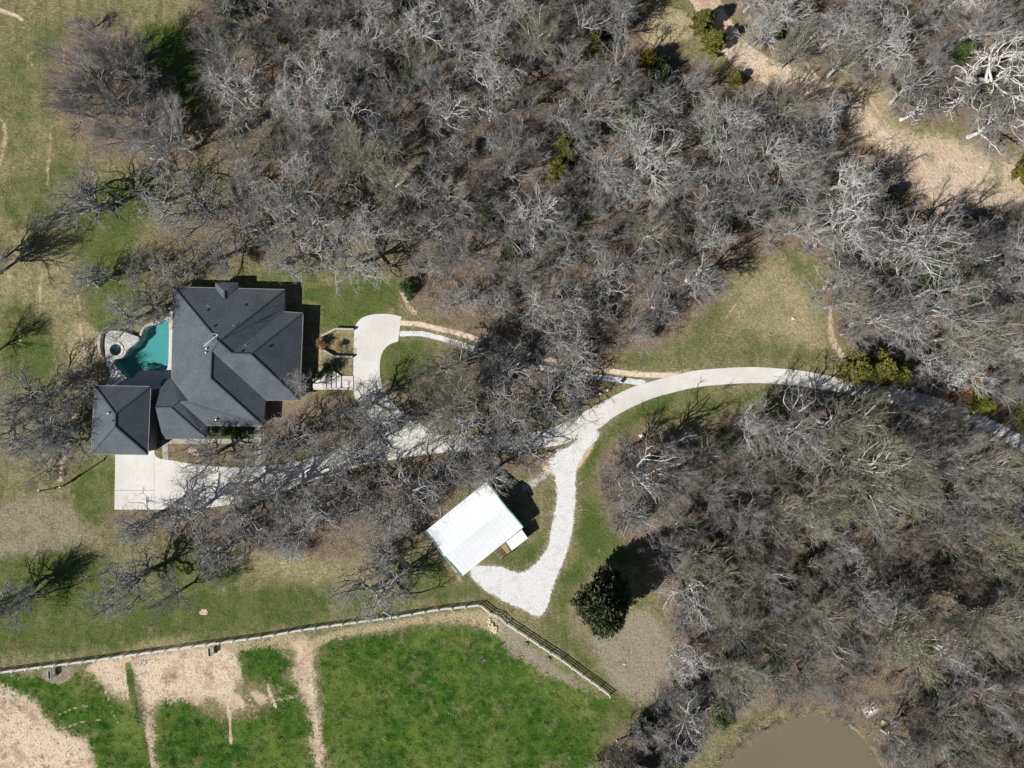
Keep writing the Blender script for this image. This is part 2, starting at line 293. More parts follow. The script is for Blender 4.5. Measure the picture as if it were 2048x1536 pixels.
# dirt tracks and bare spots
stroke('dirt', [(1380, -60), (1420, 20), (1465, 90), (1510, 130), (1590, 165), (1640, 190)], 26, 1.0, 26)
stroke('dirt', [(1620, 185), (1700, 215), (1770, 290), (1850, 370), (1930, 400), (2048, 380)], 32, .66, 50); paint('dirt', [(1760, 240), (1900, 262), (1990, 300), (2048, 310), (2120, 330), (2120, 400), (2040, 390), (1960, 410), (1880, 420), (1800, 380), (1740, 290)], .62, 50); paint('straw', [(1780, 250), (1900, 280), (2000, 340), (2048, 400), (1900, 420), (1800, 380)], -.7, 40)
stroke('dirt', [(1520, 130), (1590, 155), (1650, 180), (1700, 205), (1740, 250), (1790, 310), (1850, 380), (1900, 430)], 4, .85, 6)
stroke('dirt', [(1600, 110), (1640, 160), (1690, 200), (1760, 260), (1820, 310)], 4, .8, 6); stroke('dirt', [(1700, 150), (1740, 200), (1780, 260)], 3, .7, 6)
stroke('dirt', [(1760, 310), (1830, 385), (1880, 430)], 3, .7, 6); stroke('dirt', [(1565, 110), (1600, 170)], 3, .7, 6)
stroke('dirt', [(-20, 200), (10, 260), (0, 330)], 7, .55, 20); stroke('dirt', [(30, 80), (65, 110), (50, 190), (60, 250)], 7, .45, 20); stroke('dirt', [(1660, 610), (1665, 680), (1690, 720)], 7, .7, 16)
stroke('dirt', [(1960, 500), (2048, 590), (2150, 640)], 12, .8, 14); stroke('dirt', [(2030, 390), (1990, 350), (2048, 330)], 12, .5, 20)
stroke('dirt', [(160, 650), (170, 730), (150, 790), (130, 800)], 6, .6, 16); stroke('dirt', [(150, 830), (130, 900), (120, 960)], 7, .6, 14); stroke('dirt', [(803, 580), (815, 610), (830, 625)], 5, .9, 10)
stroke('dirt', [(640, 700), (640, 740)], 5, .5, 10); stroke('dirt', [(0, 20), (30, 30), (45, 40)], 4, .9, 8); stroke('dirt', [(380, 898), (395, 905)], 8, .9, 8); stroke('dirt', [(370, 1010), (340, 1030), (240, 1045), (200, 1100)], 4, .4, 10)
paint('dirt', [(1085, 940), (1098, 905), (1140, 895), (1190, 870), (1180, 900), (1150, 945), (1120, 955)], 1.0, 12); stroke('dirt', [(240, 1210), (300, 1260), (360, 1300)], 4, .5, 14)
stroke('dirt', [(850, 1060), (900, 1120), (920, 1160)], 7, .55, 12); stroke('dirt', [(1210, 722), (1300, 745), (1380, 740)], 3, .5, 10); paint('dirt', [(250, 595), (330, 590), (420, 552), (480, 545), (430, 560), (340, 605)], .4, 16)
stroke('dirt', TRACK_A, 6, .8, 10); stroke('dirt', TRACK_B, 6, .5, 10); stroke('green', [(815, 657), (922, 679), (1025, 708), (1157, 741), (1290, 757)], 3, .3, 6)
paint('gravel', GRAVEL, 1.0, 20, smooth=False); stroke('gravel', [(1100, 940), (1070, 965), (1050, 975)], 10, .55, 18); stroke('gravel', [(1117, 985), (1116, 1020)], 2, -.3, 4)
stroke('dirt', [(565, 1165), (575, 1210), (590, 1240)], 2, .25, 8); stroke('dirt', [(1500, 570), (1470, 610), (1450, 640)], 1.0, .7, 3); stroke('dirt', [(405, 1225), (410, 1225)], 6, .9, 4)
# wheel marks and mowing lines of different grass in the lawns
rs = np.random.RandomState(3)
for k in range(16):
    o = k*17; stroke('straw', [(20+o*.3, 20), (-10+o*.35, 300), (30+o*.5, 620), (10+o*.6, 760)], 3, .35, 10)
for k in range(46):
    u0 = rs.uniform(-20, 170); v0 = rs.uniform(20, 700); stroke('dirt', [(u0, v0), (u0+rs.uniform(-8, 8), v0+rs.uniform(15, 40)), (u0+rs.uniform(-10, 10), v0+rs.uniform(45, 90))], rs.uniform(1, 4), rs.uniform(.35, .6), 10)
for k in range(50):
    u0 = rs.uniform(0, 1200); v0 = rs.uniform(1120, 1250); stroke('straw', [(u0, v0), (u0+rs.uniform(20, 60), v0-rs.uniform(0, 8))], rs.uniform(1, 5), .6, 14)
for k in range(9): stroke('straw', [(1250, 880+0), (1320, 822+k*5), (1420, 800+k*5), (1540, 792+k*4)], 1.5, .3, 4)
for k in range(6): stroke('grey', [(10, 1140+k*26), (200, 1120+k*27), (420, 1105+k*27), (640, 1090+k*26)], 3, .4, 10)
for k in range(8): stroke('grey', [(1210+k*14, 1180+k*16), (1235+k*13, 1290+k*5), (1230+k*13, 1380)], 2, .5, 5)
Z = np.zeros(X.shape)
ins = inpoly(PU, PV, POND); d = pdist(PU, PV, POND); Z += np.where(ins, -0.35-np.clip(d*0.03, 0, 1.5), -0.35*np.clip(1-d/7, 0, 1))
ins2 = inpoly(PU, PV, POOL) | (pdist(PU, PV, POOL) < 4.5) | (np.hypot(PU-236, PV-700) < 14); Z[ins2] = -4.0
nn = len(gx); mm = len(gy); idx = np.arange(nn*mm).reshape(mm, nn)
F = np.stack([idx[:-1, :-1].ravel(), idx[:-1, 1:].ravel(), idx[1:, 1:].ravel(), idx[1:, :-1].ravel()], 1)
V = np.stack([X.ravel(), Y.ravel(), Z.ravel()], 1)

t = NT('ground_cover')
def attr(name):
    a = t.n('ShaderNodeAttribute', attribute_name=name); s_ = t.n('ShaderNodeSeparateColor'); t.t.links.new(a.outputs['Color'], s_.inputs[0]); return list(s_.outputs)+[a.outputs['Alpha']]
g1, d1, l1, w1 = attr('m1'); lu, st, gr, _ = attr('m2')
nA = t.noise(0.07, 3); nB = t.noise(0.45, 4, 0.6); nC = t.noise(2.0, 5, 0.65); nD = t.noise(5.0, 3, 0.7); nE = t.noise(0.9, 5, 0.7, dist=0.6); nS = t.noise(1.0, 5, 0.65, stretch=(4.0, R(75)))
def lay(base, mask, a, b, vn, edge, amp, wd=0.16, lo=.35, hi=.65):
    m = t.math('ADD', mask, t.math('MULTIPLY', t.math('SUBTRACT', edge, 0.5), amp)); f = t.rng(m, 0.5-wd, 0.5+wd)
    return t.mix(f, base, t.mix(t.rng(vn, lo, hi), a, b))
base = t.mix(t.rng(nB, .35, .65), C(112, 114, 78), C(156, 148, 116)); base = t.mix(t.rng(nC, .42, .68), base, C(106, 108, 66))
base = t.mix(t.math('MULTIPLY', t.rng(nS, .5, .64), 0.6), base, C(190, 172, 140)); base = t.mix(t.math('MULTIPLY', t.rng(t.noise(.55, 5, .6, stretch=(.12, R(-4))), .5, .62), .5), base, C(96, 102, 62))
c = lay(base, gr, C(172, 162, 142), C(142, 134, 112), nC, nB, .5, .3)
c = lay(c, st, C(202, 184, 150), C(158, 144, 110), nC, nE, .9, .25)
nF0 = t.noise(0.22, 5, .65, dist=.6)
eg = t.math('ADD', t.math('MULTIPLY', nE, .5), t.math('MULTIPLY', nF0, .5))
c = lay(c, g1, t.mix(t.rng(nF0, .4, .6), C(118, 122, 72), C(98, 112, 58)), t.mix(t.rng(nF0, .42, .58), C(96, 106, 60), C(70, 94, 42)), nC, eg, 2.2, .28)
c = lay(c, l1, C(160, 143, 123), C(108, 95, 81), nD, nE, .9, .25, .38, .62)
c = t.mix(t.math('MULTIPLY', t.rng(nB, .55, .7), t.math('MULTIPLY', l1, .55)), c, C(188, 168, 142))
c = t.mix(t.math('MULTIPLY', t.rng(t.noise(.3, 4), .56, .66), t.math('MULTIPLY', l1, .5)), c, C(92, 98, 58))
lushc = t.mix(t.rng(nB, .35, .65), C(52, 92, 32), C(88, 120, 46)); lushc = t.mix(t.rng(nC, .45, .68), lushc, C(54, 82, 36)); lushc = t.mix(t.rng(t.noise(1.0, 6, .75), .57, .68), lushc, C(146, 142, 100))
nF = t.noise(0.16, 4, .6, dist=.8)
lushc = t.mix(t.math('MULTIPLY', t.rng(nA, .45, .62), .5), lushc, C(132, 140, 74)); lushc = t.mix(t.math('MULTIPLY', t.rng(nF, .56, .66), .6), lushc, C(140, 134, 96))
edge2 = t.math('ADD', t.math('MULTIPLY', t.math('SUBTRACT', nE, 0.5), 1.5), t.math('MULTIPLY', t.math('SUBTRACT', nF, 0.5), 1.2))
m_ = t.math('ADD', lu, edge2); c = t.mix(t.rng(m_, .44, .56), c, lushc)
md = t.math('ADD', d1, t.math('MULTIPLY', t.math('ADD', t.math('MULTIPLY', t.math('SUBTRACT', nC, .5), 1.0), t.math('MULTIPLY', t.math('SUBTRACT', nF, 0.5), 1.0)), 1.0)); c = t.mix(t.rng(md, .4, .6), c, t.mix(t.rng(nC, .38, .62), C(236, 214, 191), C(216, 193, 168)))
c = t.mix(t.math('MULTIPLY', t.rng(nF, .48, .6), t.math('MULTIPLY', d1, .6)), c, C(172, 140, 112)); c = t.mix(t.math('MULTIPLY', t.rng(t.noise(.28, 5, .7, dist=.4), .58, .66), t.math('MULTIPLY', d1, .7)), c, C(126, 114, 84)); c = t.mix(t.math('MULTIPLY', t.rng(nC, .56, .64), t.math('MULTIPLY', d1, .6)), c, C(128, 118, 78))
c = lay(c, w1, C(228, 227, 222), C(196, 195, 190), nD, nC, 1.2, .12)
# scattered light clods and dry tufts everywhere
c = t.mix(t.math('MULTIPLY', t.rng(t.noise(3.2, 4, .75), .66, .72), .6), c, C(200, 184, 150))
c = t.mix(1.0, c, t.mix(t.rng(nD, .3, .7), (0.72, 0.72, 0.72, 1), (1.22, 1.22, 1.22, 1)), 'MULTIPLY')
t.bump(t.math('ADD', nC, t.math('MULTIPLY', nD, .6)), 0.75, 0.28)
t.b.inputs['Specular IOR Level'].default_value = 0.0
gm = t.out(c)
me = fast_mesh('ground', V, F, gm, smooth=True)
for nm, ks in (('m1', ('green', 'dirt', 'litter', 'gravel')), ('m2', ('lush', 'straw', 'grey', 'shade'))):
    ca = me.color_attributes.new(nm, 'FLOAT_COLOR', 'POINT')
    ca.data.foreach_set('color', np.stack([ch[k].ravel() for k in ks], 1).astype(np.float32).ravel())
tag(link('ground', me), 'grass, leaf litter and bare dirt ground of the whole ranch', kind='structure')

# ------------------------------------------------------------------ paved surfaces
t = NT('concrete'); f1 = t.noise(0.12, 4); f2 = t.noise(1.3, 6, .7); f3 = t.noise(9, 3)
c = t.mix(t.rng(f1, .35, .65), C(228, 225, 219), C(212, 209, 202)); c = t.mix(t.math('MULTIPLY', t.rng(f2, .5, .72), .5), c, C(190, 185, 175)); c = t.mix(t.math('MULTIPLY', t.rng(f3, .6, .7), .35), c, C(170, 165, 156))
t.bump(f3, .15, .02); M['concrete'] = t.out(c)
t = NT('gravel'); f1 = t.noise(0.5, 4); f2 = t.noise(4.5, 4, .7)
c = t.mix(t.rng(f2, .4, .62), C(200, 200, 198), C(244, 244, 242)); c = t.mix(t.math('MULTIPLY', t.rng(f1, .5, .68), .45), c, C(188, 180, 160)); t.bump(f2, .6, .06); M['gravel'] = t.out(c)
M['caliche'] = simple('caliche', C(236, 218, 196), C(208, 186, 158), 1.6, .9, .5, 5)
M['water'] = None
mb = MB().prism(W(DRIVE_S), -.15, .03); tag(mb.build('driveway', M['concrete']), 'pale concrete driveway curving from the right edge to the house with a circular loop', kind='structure')
for i, (pl, lb) in enumerate([([(229, 1019), (229.5, 981), (308.6, 981), (308.6, 1019)], 0), ([(229.5, 980.4), (231, 905), (262, 898), (308.6, 896), (308.6, 980.4)], 0)]):
    o = MB().prism(W(pl), -.15, .034).build('garage_apron', M['concrete']); tag(o, kind='structure')
rr = np.random.RandomState(5)
def offset(poly, d):
    a = np.array(poly, float); nx = np.roll(a, -1, 0)-np.roll(a, 1, 0); nrm = np.stack([nx[:, 1], -nx[:, 0]], 1); nrm /= np.linalg.norm(nrm, axis=1)[:, None]+1e-9
    ar = np.sum(a[:, 0]*np.roll(a[:, 1], -1)-np.roll(a[:, 0], -1)*a[:, 1]); sg = 1 if ar > 0 else -1
    return a+nrm*d*sg
def ragged(pl, amp, n=3):
    out = []
    L = len(pl)
    for i in range(L):
        a = np.array(pl[i]); b = np.array(pl[(i+1) % L])
        for k in range(n): out.append(tuple(a+(b-a)*k/n+rr.normal(0, amp, 2)))
    return out
o = MB().prism(W(ragged(GRAVEL, 1.0, 2)), -.05, .012).build('gravel_drive', M['gravel']); tag(o, 'white gravel drive looping round to the barn', kind='structure')
def ribbon(line, w, amp=.5, n=6):
    ln = np.array(catmull(line, n, closed=False)); dd = np.gradient(ln, axis=0); nn_ = np.stack([-dd[:, 1], dd[:, 0]], 1); nn_ /= np.linalg.norm(nn_, axis=1)[:, None]
    wv = w+rr.normal(0, amp, len(ln)); wv2 = w+rr.normal(0, amp, len(ln))
    return [tuple(p) for p in ln+nn_*wv[:, None]]+[tuple(p) for p in (ln-nn_*wv2[:, None])[::-1]]
tag(MB().prism(W(ribbon(TRACK_A, 4.6)), -.05, .012).build('caliche_track', M['caliche']), 'upper wheel strip of the pale two-track lane', kind='structure')
tag(MB().prism(W(ribbon(TRACK_B, 5.2)), -.05, .012).build('gravel_track', M['gravel']), 'lower white wheel strip of the two-track lane', kind='structure')
# walks
t_ = M['concrete']
M['paver'] = simple('path_concrete', C(186, 182, 170), C(160, 156, 144), .8, .85, .2, 8)
for pl in ([(338, 877), (508, 878), (508, 887), (338, 888)], [(508.5, 853), (522, 853), (523, 931), (510, 932)], [(324, 884), (337, 883), (337, 919), (326, 918)]):
    tag(MB().prism(W(pl), -.1, .05).build('garden_walk', M['paver']), kind='structure')

# ------------------------------------------------------------------ pool, deck, spa, patio
M['plaster'] = simple('pool_plaster', (0.60, 0.68, 0.62, 1), (0.50, 0.60, 0.55, 1), 1.5, .7)
M['coping'] = simple('coping_stone', C(226, 222, 212), C(200, 194, 182), 2.5, .8, .3, 6)
M['mortar'] = simple('mortar', C(205, 203, 198), C(182, 180, 174), 2.0, .9)
M['flag'] = None
t = NT('flagstone'); oi = t.n('ShaderNodeObjectInfo').outputs['Random']
c = t.mix(oi, C(226, 224, 222), C(186, 176, 170)); c = t.mix(t.rng(t.noise(3, 4), .4, .7), c, C(170, 166, 164)); t.bump(t.noise(12, 3), .3, .03); M['flag'] = t.out(c)
def water_mat(name, tint, gloss=.06, rough=.05):
    m = D.materials.new(name); m.use_nodes = True; n = m.node_tree.nodes; l = m.node_tree.links; n.clear()
    o = n.new('ShaderNodeOutputMaterial'); tr = n.new('ShaderNodeBsdfTransparent'); tr.inputs[0].default_value = tint
    g = n.new('ShaderNodeBsdfGlossy'); g.inputs['Roughness'].default_value = rough; g.inputs[0].default_value = (1, 1, 1, 1)
    nz = n.new('ShaderNodeTexNoise'); nz.inputs['Scale'].default_value = 3.0; bp = n.new('ShaderNodeBump'); bp.inputs['Strength'].default_value = .1; bp.inputs['Distance'].default_value = .05
    l.new(nz.outputs[0], bp.inputs['Height']); l.new(bp.outputs[0], g.inputs['Normal'])
    mx = n.new('ShaderNodeMixShader'); fr = n.new('ShaderNodeFresnel'); fr.inputs[0].default_value = 1.33
    l.new(fr.outputs[0], mx.inputs[0]); l.new(tr.outputs[0], mx.inputs[1]); l.new(g.outputs[0], mx.inputs[2]); l.new(mx.outputs[0], o.inputs[0]); return m
M['water'] = water_mat('pool_water', (0.30, 0.58, 0.60, 1))
M['spawater'] = water_mat('spa_water', (0.62, 0.86, 0.80, 1))
pool = empty('swimming_pool', P(290, 700)); tag(pool, 'freeform teal swimming pool tucked against the left side of the house', 'pool')
pool_inv = -Vector(pool.location)
def rel(o, root): o.location = -Vector(root.location); return o
# basin: walls + sloped floor (deep on the left, shallow by the house)
bm = bmesh.new(); pw = [P(u, v, 0) for u, v in POOL]
def fz(x): return -0.9-1.5*min(1, max(0, (-69.5-x)/7.0))
top = [bm.verts.new((p.x, p.y, 0.02)) for p in pw]; bot = [bm.verts.new((p.x, p.y, fz(p.x))) for p in pw]
for i in range(len(pw)):
    j = (i+1) % len(pw); bm.faces.new((top[i], top[j], bot[j], bot[i]))
ff = bm.faces.new(bot); ff.normal_update(); bmesh.ops.triangulate(bm, faces=[ff], ngon_method='EAR_CLIP')
me = D.meshes.new('basin'); bm.to_mesh(me); bm.free(); me.materials.append(M['plaster']); rel(link('basin', me, pool), pool)
rel(MB().face([(p.x, p.y, -.1) for p in pw]).build('pool_water', M['water'], pool), pool)
def offset(poly, d):
    a = np.array(poly, float); nx = np.roll(a, -1, 0)-np.roll(a, 1, 0); nrm = np.stack([nx[:, 1], -nx[:, 0]], 1); nrm /= np.linalg.norm(nrm, axis=1)[:, None]+1e-9
    ar = np.sum(a[:, 0]*np.roll(a[:, 1], -1)-np.roll(a[:, 0], -1)*a[:, 1]); sg = 1 if ar > 0 else -1
    return a+nrm*d*sg
def ring(name, inner, outer, z0, z1, mat, parent=None):
    bm = bmesh.new(); n = len(inner)
    r = [[bm.verts.new((p[0], p[1], z)) for p in q] for q, z in ((inner, z0), (inner, z1), (outer, z1), (outer, z0))]
    for i in range(n):
        j = (i+1) % n
        for a, b in ((0, 1), (1, 2), (2, 3)): bm.faces.new((r[a][i], r[a][j], r[b][j], r[b][i]))
    bmesh.ops.recalc_face_normals(bm, faces=bm.faces[:])
    me = D.meshes.new(name); bm.to_mesh(me); bm.free(); me.materials.append(mat); return link(name, me, parent)
pwa = np.array([(p.x, p.y) for p in pw]); rel(ring('coping', pwa, offset(pwa, .45), -.3, .10, M['coping'], pool), pool)
b_ = MB(); 
for k in range(3): b_.box(P(303, 737.5-2.6*k, 0)+Vector((0, 0, -.28-.26*k)), (2.9, .28, .12), R(-7))
rel(b_.build('pool_step', M['plaster'], pool), pool)
b_ = MB()
for a in (0, .5): b_.cyl(P(293+a*6, 741, 0)+Vector((0, 0, .1)), P(293+a*6, 741, 0)+Vector((0, 0, .8)), .03).cyl(P(293+a*6, 741, 0)+Vector((0, 0, .8)), P(294+a*6, 737, 0)+Vector((0, 0, .3)), .03)
M['metal'] = simple('galvanised_metal', (.55, .56, .57, 1), (.7, .7, .7, 1), 5, .35, metal=.8)
rel(b_.build('handrail', M['metal'], pool), pool)
# patio beside the house and down to the garage
PATIO = [(343.5, 622), (352, 624), (352, 765), (322, 765), (322, 790), (214, 790), (213, 770), (222, 750), (218, 737), (227, 733), (250, 754.5), (257, 760.5), (266, 759), (276, 751), (286, 743.5), (297, 742.8), (320, 746), (332, 745), (339.5, 735), (341.8, 698), (341.8, 649), (337, 638.5), (327, 637.5), (324.5, 633), (333, 627)]
tag(MB().prism(W(PATIO), -.1, .09).build('patio', M['concrete']), 'pale concrete patio between the pool, the house and the garage', kind='structure')
deck = empty('pool_deck', P(240, 690)); tag(deck, 'raised flagstone deck around the round spa on the left of the pool', 'deck')
dw = W(DECK); spa_c = P(236, 700); SR = 1.15
# deck slab with a round hole for the spa: built as a fan ring
bm = bmesh.new(); n = 48; inner = [(spa_c.x+1.62*math.cos(a), spa_c.y+1.62*math.sin(a)) for a in np.linspace(0, 2*math.pi, n, endpoint=False)]
ow = []
da = np.array(dw)
for a in np.linspace(0, 2*math.pi, n, endpoint=False):
    dx, dy = math.cos(a), math.sin(a); best = None
    for i in range(len(dw)):
        x1, y1 = dw[i]; x2, y2 = dw[(i+1) % len(dw)]; ex, ey = x2-x1, y2-y1; den = dx*ey-dy*ex
        if abs(den) < 1e-9: continue
        s_ = ((x1-spa_c.x)*ey-(y1-spa_c.y)*ex)/den; u_ = ((x1-spa_c.x)*dy-(y1-spa_c.y)*dx)/den
        if s_ > 0 and 0 <= u_ <= 1: best = max(best or 0, s_)
    s_ = max(best or 1.7, 1.72); ow.append((spa_c.x+dx*s_, spa_c.y+dy*s_))
bm.free()
rel(ring('deck_slab', np.array(inner), np.array(ow), -1.2, .78, M['mortar'], deck), deck)
rg = random.Random(8); k = 0
cells = []
for iy in range(20):
    for ix in range(20):
        u = 212+ix*5.2+(iy % 2)*2.6+rg.uniform(-1.2, 1.2); v = 660+iy*4.4+rg.uniform(-1, 1)
        cells.append((u, v))
for u, v in cells:
    pu_, pv_ = np.array([u]), np.array([v])
    owp = [(x*10+1024, 768-y*10) for x, y in ow]
    if not inpoly(pu_, pv_, owp)[0] or pdist(pu_, pv_, owp)[0] < 1.8 or math.hypot(u-236, v-700) < 18.5: continue
    nv = rg.choice((5, 6, 6, 7)); a0 = rg.random()*6
    pts = [tuple(P(u+math.cos(a0+i*6.283/nv)*rg.uniform(2.0, 2.8), v+math.sin(a0+i*6.283/nv)*rg.uniform(1.7, 2.3))[:2]) for i in range(nv)]
    rel(MB().prism(pts, .77, .80+rg.random()*.03).build('flagstone', M['flag'], deck), deck)
def circ(c, r, n=40): return np.array([(c.x+r*math.cos(a), c.y+r*math.sin(a)) for a in np.linspace(0, 2*math.pi, n, endpoint=False)])
spa = empty('spa', spa_c); tag(spa, 'round spa with raised pale rim beside the teal pool', 'hot tub')
rel(ring('spa_rim', circ(spa_c, SR), circ(spa_c, 1.6), -.9, .92, M['coping'], spa), spa)
rel(MB().prism(circ(spa_c, SR+.02), -.95, .05).build('spa_floor', M['plaster'], spa), spa)
rel(ring('spa_bench', circ(spa_c, .72), circ(spa_c, SR+.01), -.3, .35, M['plaster'], spa), spa)
rel(MB().face([(p[0], p[1], .62) for p in circ(spa_c, SR+.02)]).build('spa_water', M['spawater'], spa), spa)
b_ = MB(); c2 = P(249, 706)
b_.box((c2.x, c2.y, .45), (.5, 1.3, .7), R(-35)); rel(b_.build('spillway', M['coping'], spa), spa)
M['stone'] = simple('wall_stone', C(208, 204, 194), C(160, 154, 142), 3.5, .9, .5, 8)
def stone_wall(name, line, w, h, label, n=5, blk=.55):
    root = empty(name, P(*line[0])); tag(root, label, 'wall')
    ln = [P(*p) for p in (catmull(line, n, closed=False) if n else line)]
    rr_ = random.Random(len(line)); tot = 0
    for a, b in zip(ln, ln[1:]):
        L = (b-a).length; m = max(1, round(L/blk))
        for i in range(m):
            p = a+(b-a)*((i+.5)/m); ang = math.atan2((b-a).y, (b-a).x)
            o = MB().box((0, 0, h/2), (L/m-.02+.0, w*rr_.uniform(.92, 1.06), h*rr_.uniform(.96, 1.04)), ang).build('stone', M['stone'], root)
            o.location = Vector((p.x, p.y, 0))-Vector(root.location)
    return root
stone_wall('curved_wall', [(206, 671), (203.5, 680), (203, 692), (204.5, 703), (207.5, 714)], .5, 1.0, 'low curved stone wall left of the flagstone pool deck', 3)
stone_wall('rock_edging', [(329, 632), (322, 640), (312, 645), (300, 648.5), (290, 655), (285, 663), (282.5, 672)], .45, .45, 'rough pale rock edging along the upper side of the pool', 3)
stone_wall('planter_wall', [(709, 659), (673, 658), (645, 672.5), (643.5, 698), (669, 713), (706.5, 714)], .36, .72, 'low octagonal stone wall beside the circular drive and the house', 0, .7)

# ------------------------------------------------------------------ entrance steps
steps = empty('entrance_steps', P(670, 760)); tag(steps, 'wide pale entrance steps between the house and the circular drive', 'steps')
M['pinkstone'] = simple('step_stone', C(232, 224, 220), C(210, 200, 196), 2.0, .8, .2, 8)
xs = [628, 654.5, 663.5, 672.5, 682.5, 706.8]; topv = {628: 759, 654.5: 745, 663.5: 738.5, 672.5: 743.5, 682.5: 752, 706.8: 752}
for i in range(5):
    a, b = xs[i], xs[i+1]; z = .16*(5-i)
    ta, tb = topv[a], topv[b]
    if i == 1: ta = 745
    o = MB().prism(W([(a, ta), (b, tb), (b, 776), (a, 776)]), 0, z).build('tread', M['pinkstone'], steps); rel(o, steps)
b_ = MB(); b_.bar(P(628, 777.8, 0)+Vector((0, 0, .45)), P(706, 777.8, 0)+Vector((0, 0, .12)), .3, .25); rel(b_.build('side_curb', M['coping'], steps), steps)

# ------------------------------------------------------------------ house
t = NT('shingles'); br = t.n('ShaderNodeTexBrick'); br.inputs['Scale'].default_value = 1.0
f = t.noise(5, 4, .75); f0 = t.noise(.35, 4)
c = t.mix(t.rng(f, .36, .64), C(66, 71, 76, 1.25), C(106, 113, 119, 1.25)); c = t.mix(t.math('MULTIPLY', t.rng(f0, .4, .65), .4), c, C(62, 68, 74, 1.2)); c = t.mix(t.math('MULTIPLY', t.rng(t.noise(14, 2), .6, .7), .6), c, C(120, 128, 134, 1.2))
t.bump(f, .5, .05)
M['shingle'] = t.out(c)
M['ridge'] = simple('ridge_shingle', C(50, 56, 62, 1.2), C(80, 88, 94, 1.2), 4, .8)
M['fascia'] = simple('fascia_paint', C(150, 150, 148), C(120, 120, 118), 1, .6)
t = NT('brick_wall'); bk = t.n('ShaderNodeTexBrick'); bk.inputs['Scale'].default_value = 4; bk.inputs['Color1'].default_value = (.32, .24, .18, 1); bk.inputs['Color2'].default_value = (.24, .18, .14, 1); bk.inputs['Mortar'].default_value = (.42, .4, .36, 1)
t.t.links.new(t.obj, bk.inputs[0]); M['brick'] = t.out(bk.outputs[0])
M['stucco'] = simple('siding_paint', C(150, 150, 158), C(135, 135, 142), 2, .8)
M['white'] = simple('white_paint', (.80, .80, .79, 1), (.74, .74, .73, 1), 2, .5)
M['glass'] = simple('window_glass', (.02, .025, .03, 1), (.04, .045, .05, 1), 2, .08)
M['black'] = simple('dark_rubber', (.02, .02, .02, 1), (.035, .035, .035, 1), 5, .6)
EV = 2.5
V_ = dict(A=(347.3, 574, EV), B=(569.8, 579.5, EV), Cc=(568.8, 624, EV), Dd=(605.8, 626.5, EV), E=(598.7, 800, EV), F=(531, 800, EV), G=(527, 852, EV), H=(412.5, 850.5, EV), I=(412.5, 877, EV),
          P1=(437.3, 683, 8.08), Q=(423.5, 702.5, 7.25), Rr=(421, 756, 7.2), S=(377, 802, 4.7), L=(343.3, 757.5, EV), U=(463.6, 706.5, 6.95), Vv=(501.5, 708, 6.93), T=(358.6, 802.5, 4.85), Xx=(342, 815, 5.3))
v3 = {k: P(u, v, h) for k, (u, v, h) in V_.items()}
xl = P(303, 815, EV).x+2.2   # breezeway roof ends against the garage wall
K0 = Vector((xl, v3['Xx'].y, v3['Xx'].z)); L0 = Vector((xl, v3['L'].y, EV)); J0 = Vector((xl, v3['I'].y, EV))
house = empty('house', P(470, 720)); tag(house, 'large single-storey house under a dark grey hipped shingle roof', 'house')
roof = MB()
faces = [('A', 'P1', 'Q', 'Rr', 'S', 'L'), ('A', 'B', 'P1'), ('B', 'Cc', 'U', 'P1'), ('Cc', 'Dd', 'Vv', 'U'), ('Dd', 'E', 'Vv'), ('P1', 'U', 'Vv', 'E', 'F', 'Q'), ('Q', 'F', 'G', 'Rr'), ('Rr', 'G', 'H', 'T', 'S'), ('T', 'H', 'I', 'Xx')]
for fc in faces: roof.face([v3[k] for k in fc])
roof.face([L0, v3['L'], v3['S'], v3['T'], v3['Xx'], K0]); roof.face([K0, v3['Xx'], v3['I'], J0])
# fascia boards round the eaves
eave = [v3[k] for k in ('A', 'B', 'Cc', 'Dd', 'E', 'F', 'G', 'H', 'I')]+[J0]
for a, b in zip(eave, eave[1:]): roof.face([a, b, b-Vector((0, 0, .22)), a-Vector((0, 0, .22))])
for a, b in ((L0, v3['L']), (v3['L'], v3['A'])): roof.face([a, b, b-Vector((0, 0, .22)), a-Vector((0, 0, .22))])
roof.face([p-Vector((0, 0, .22)) for p in eave+[L0, v3['L']]])
roof_o = rel(roof.build('roof', M['shingle'], house), house)
# hip-roofed bay on the top side
by = [P(430.3, 565.3, EV), P(477, 564.8, EV), P(477, 582, EV), P(430.3, 581, EV)]; r1 = P(449, 583, 3.7); r2 = P(449, 598, 3.75)
bay = MB(); bay.face([by[0], by[1], r1]); bay.face([by[0], r1, r2, by[3]-Vector((0, 0, .0))]); bay.face([by[1], by[2], r2, r1])
for a, b in ((by[3], by[0]), (by[0], by[1]), (by[1], by[2])): bay.face([a, b, b-Vector((0, 0, .22)), a-Vector((0, 0, .22))])
bay_o = rel(bay.build('bay_roof', M['shingle'], house), house)
def along(parent, root, name, segs, mat, w=.26, h=.07, up=.035):
    for a, b in segs:
        o = MB().bar(a+Vector((0, 0, up)), b+Vector((0, 0, up)), w, h).build(name, mat, parent); o.location = (0, 0, 0)
along(roof_o, house, 'ridge_cap', [(v3['A'], v3['P1']), (v3['B'], v3['P1']), (v3['P1'], v3['Q']), (v3['Rr'], v3['G']), (v3['P1'], v3['U']), (v3['U'], v3['Vv']), (v3['Vv'], v3['Dd']), (v3['Vv'], v3['E']), (v3['Q'], v3['Rr']), (K0, v3['Xx']), (v3['Xx'], v3['I']), (v3['Xx'], v3['T']), (r1, r2)], M['ridge'])
gut = [(v3['A'], v3['B']), (v3['Dd'], v3['E']), (v3['E'], v3['F']), (v3['G'], v3['H']), (v3['L'], v3['A']), (v3['H'], v3['I']), (v3['I'], J0), (v3['Cc'], v3['Dd']), (L0, v3['L'])]
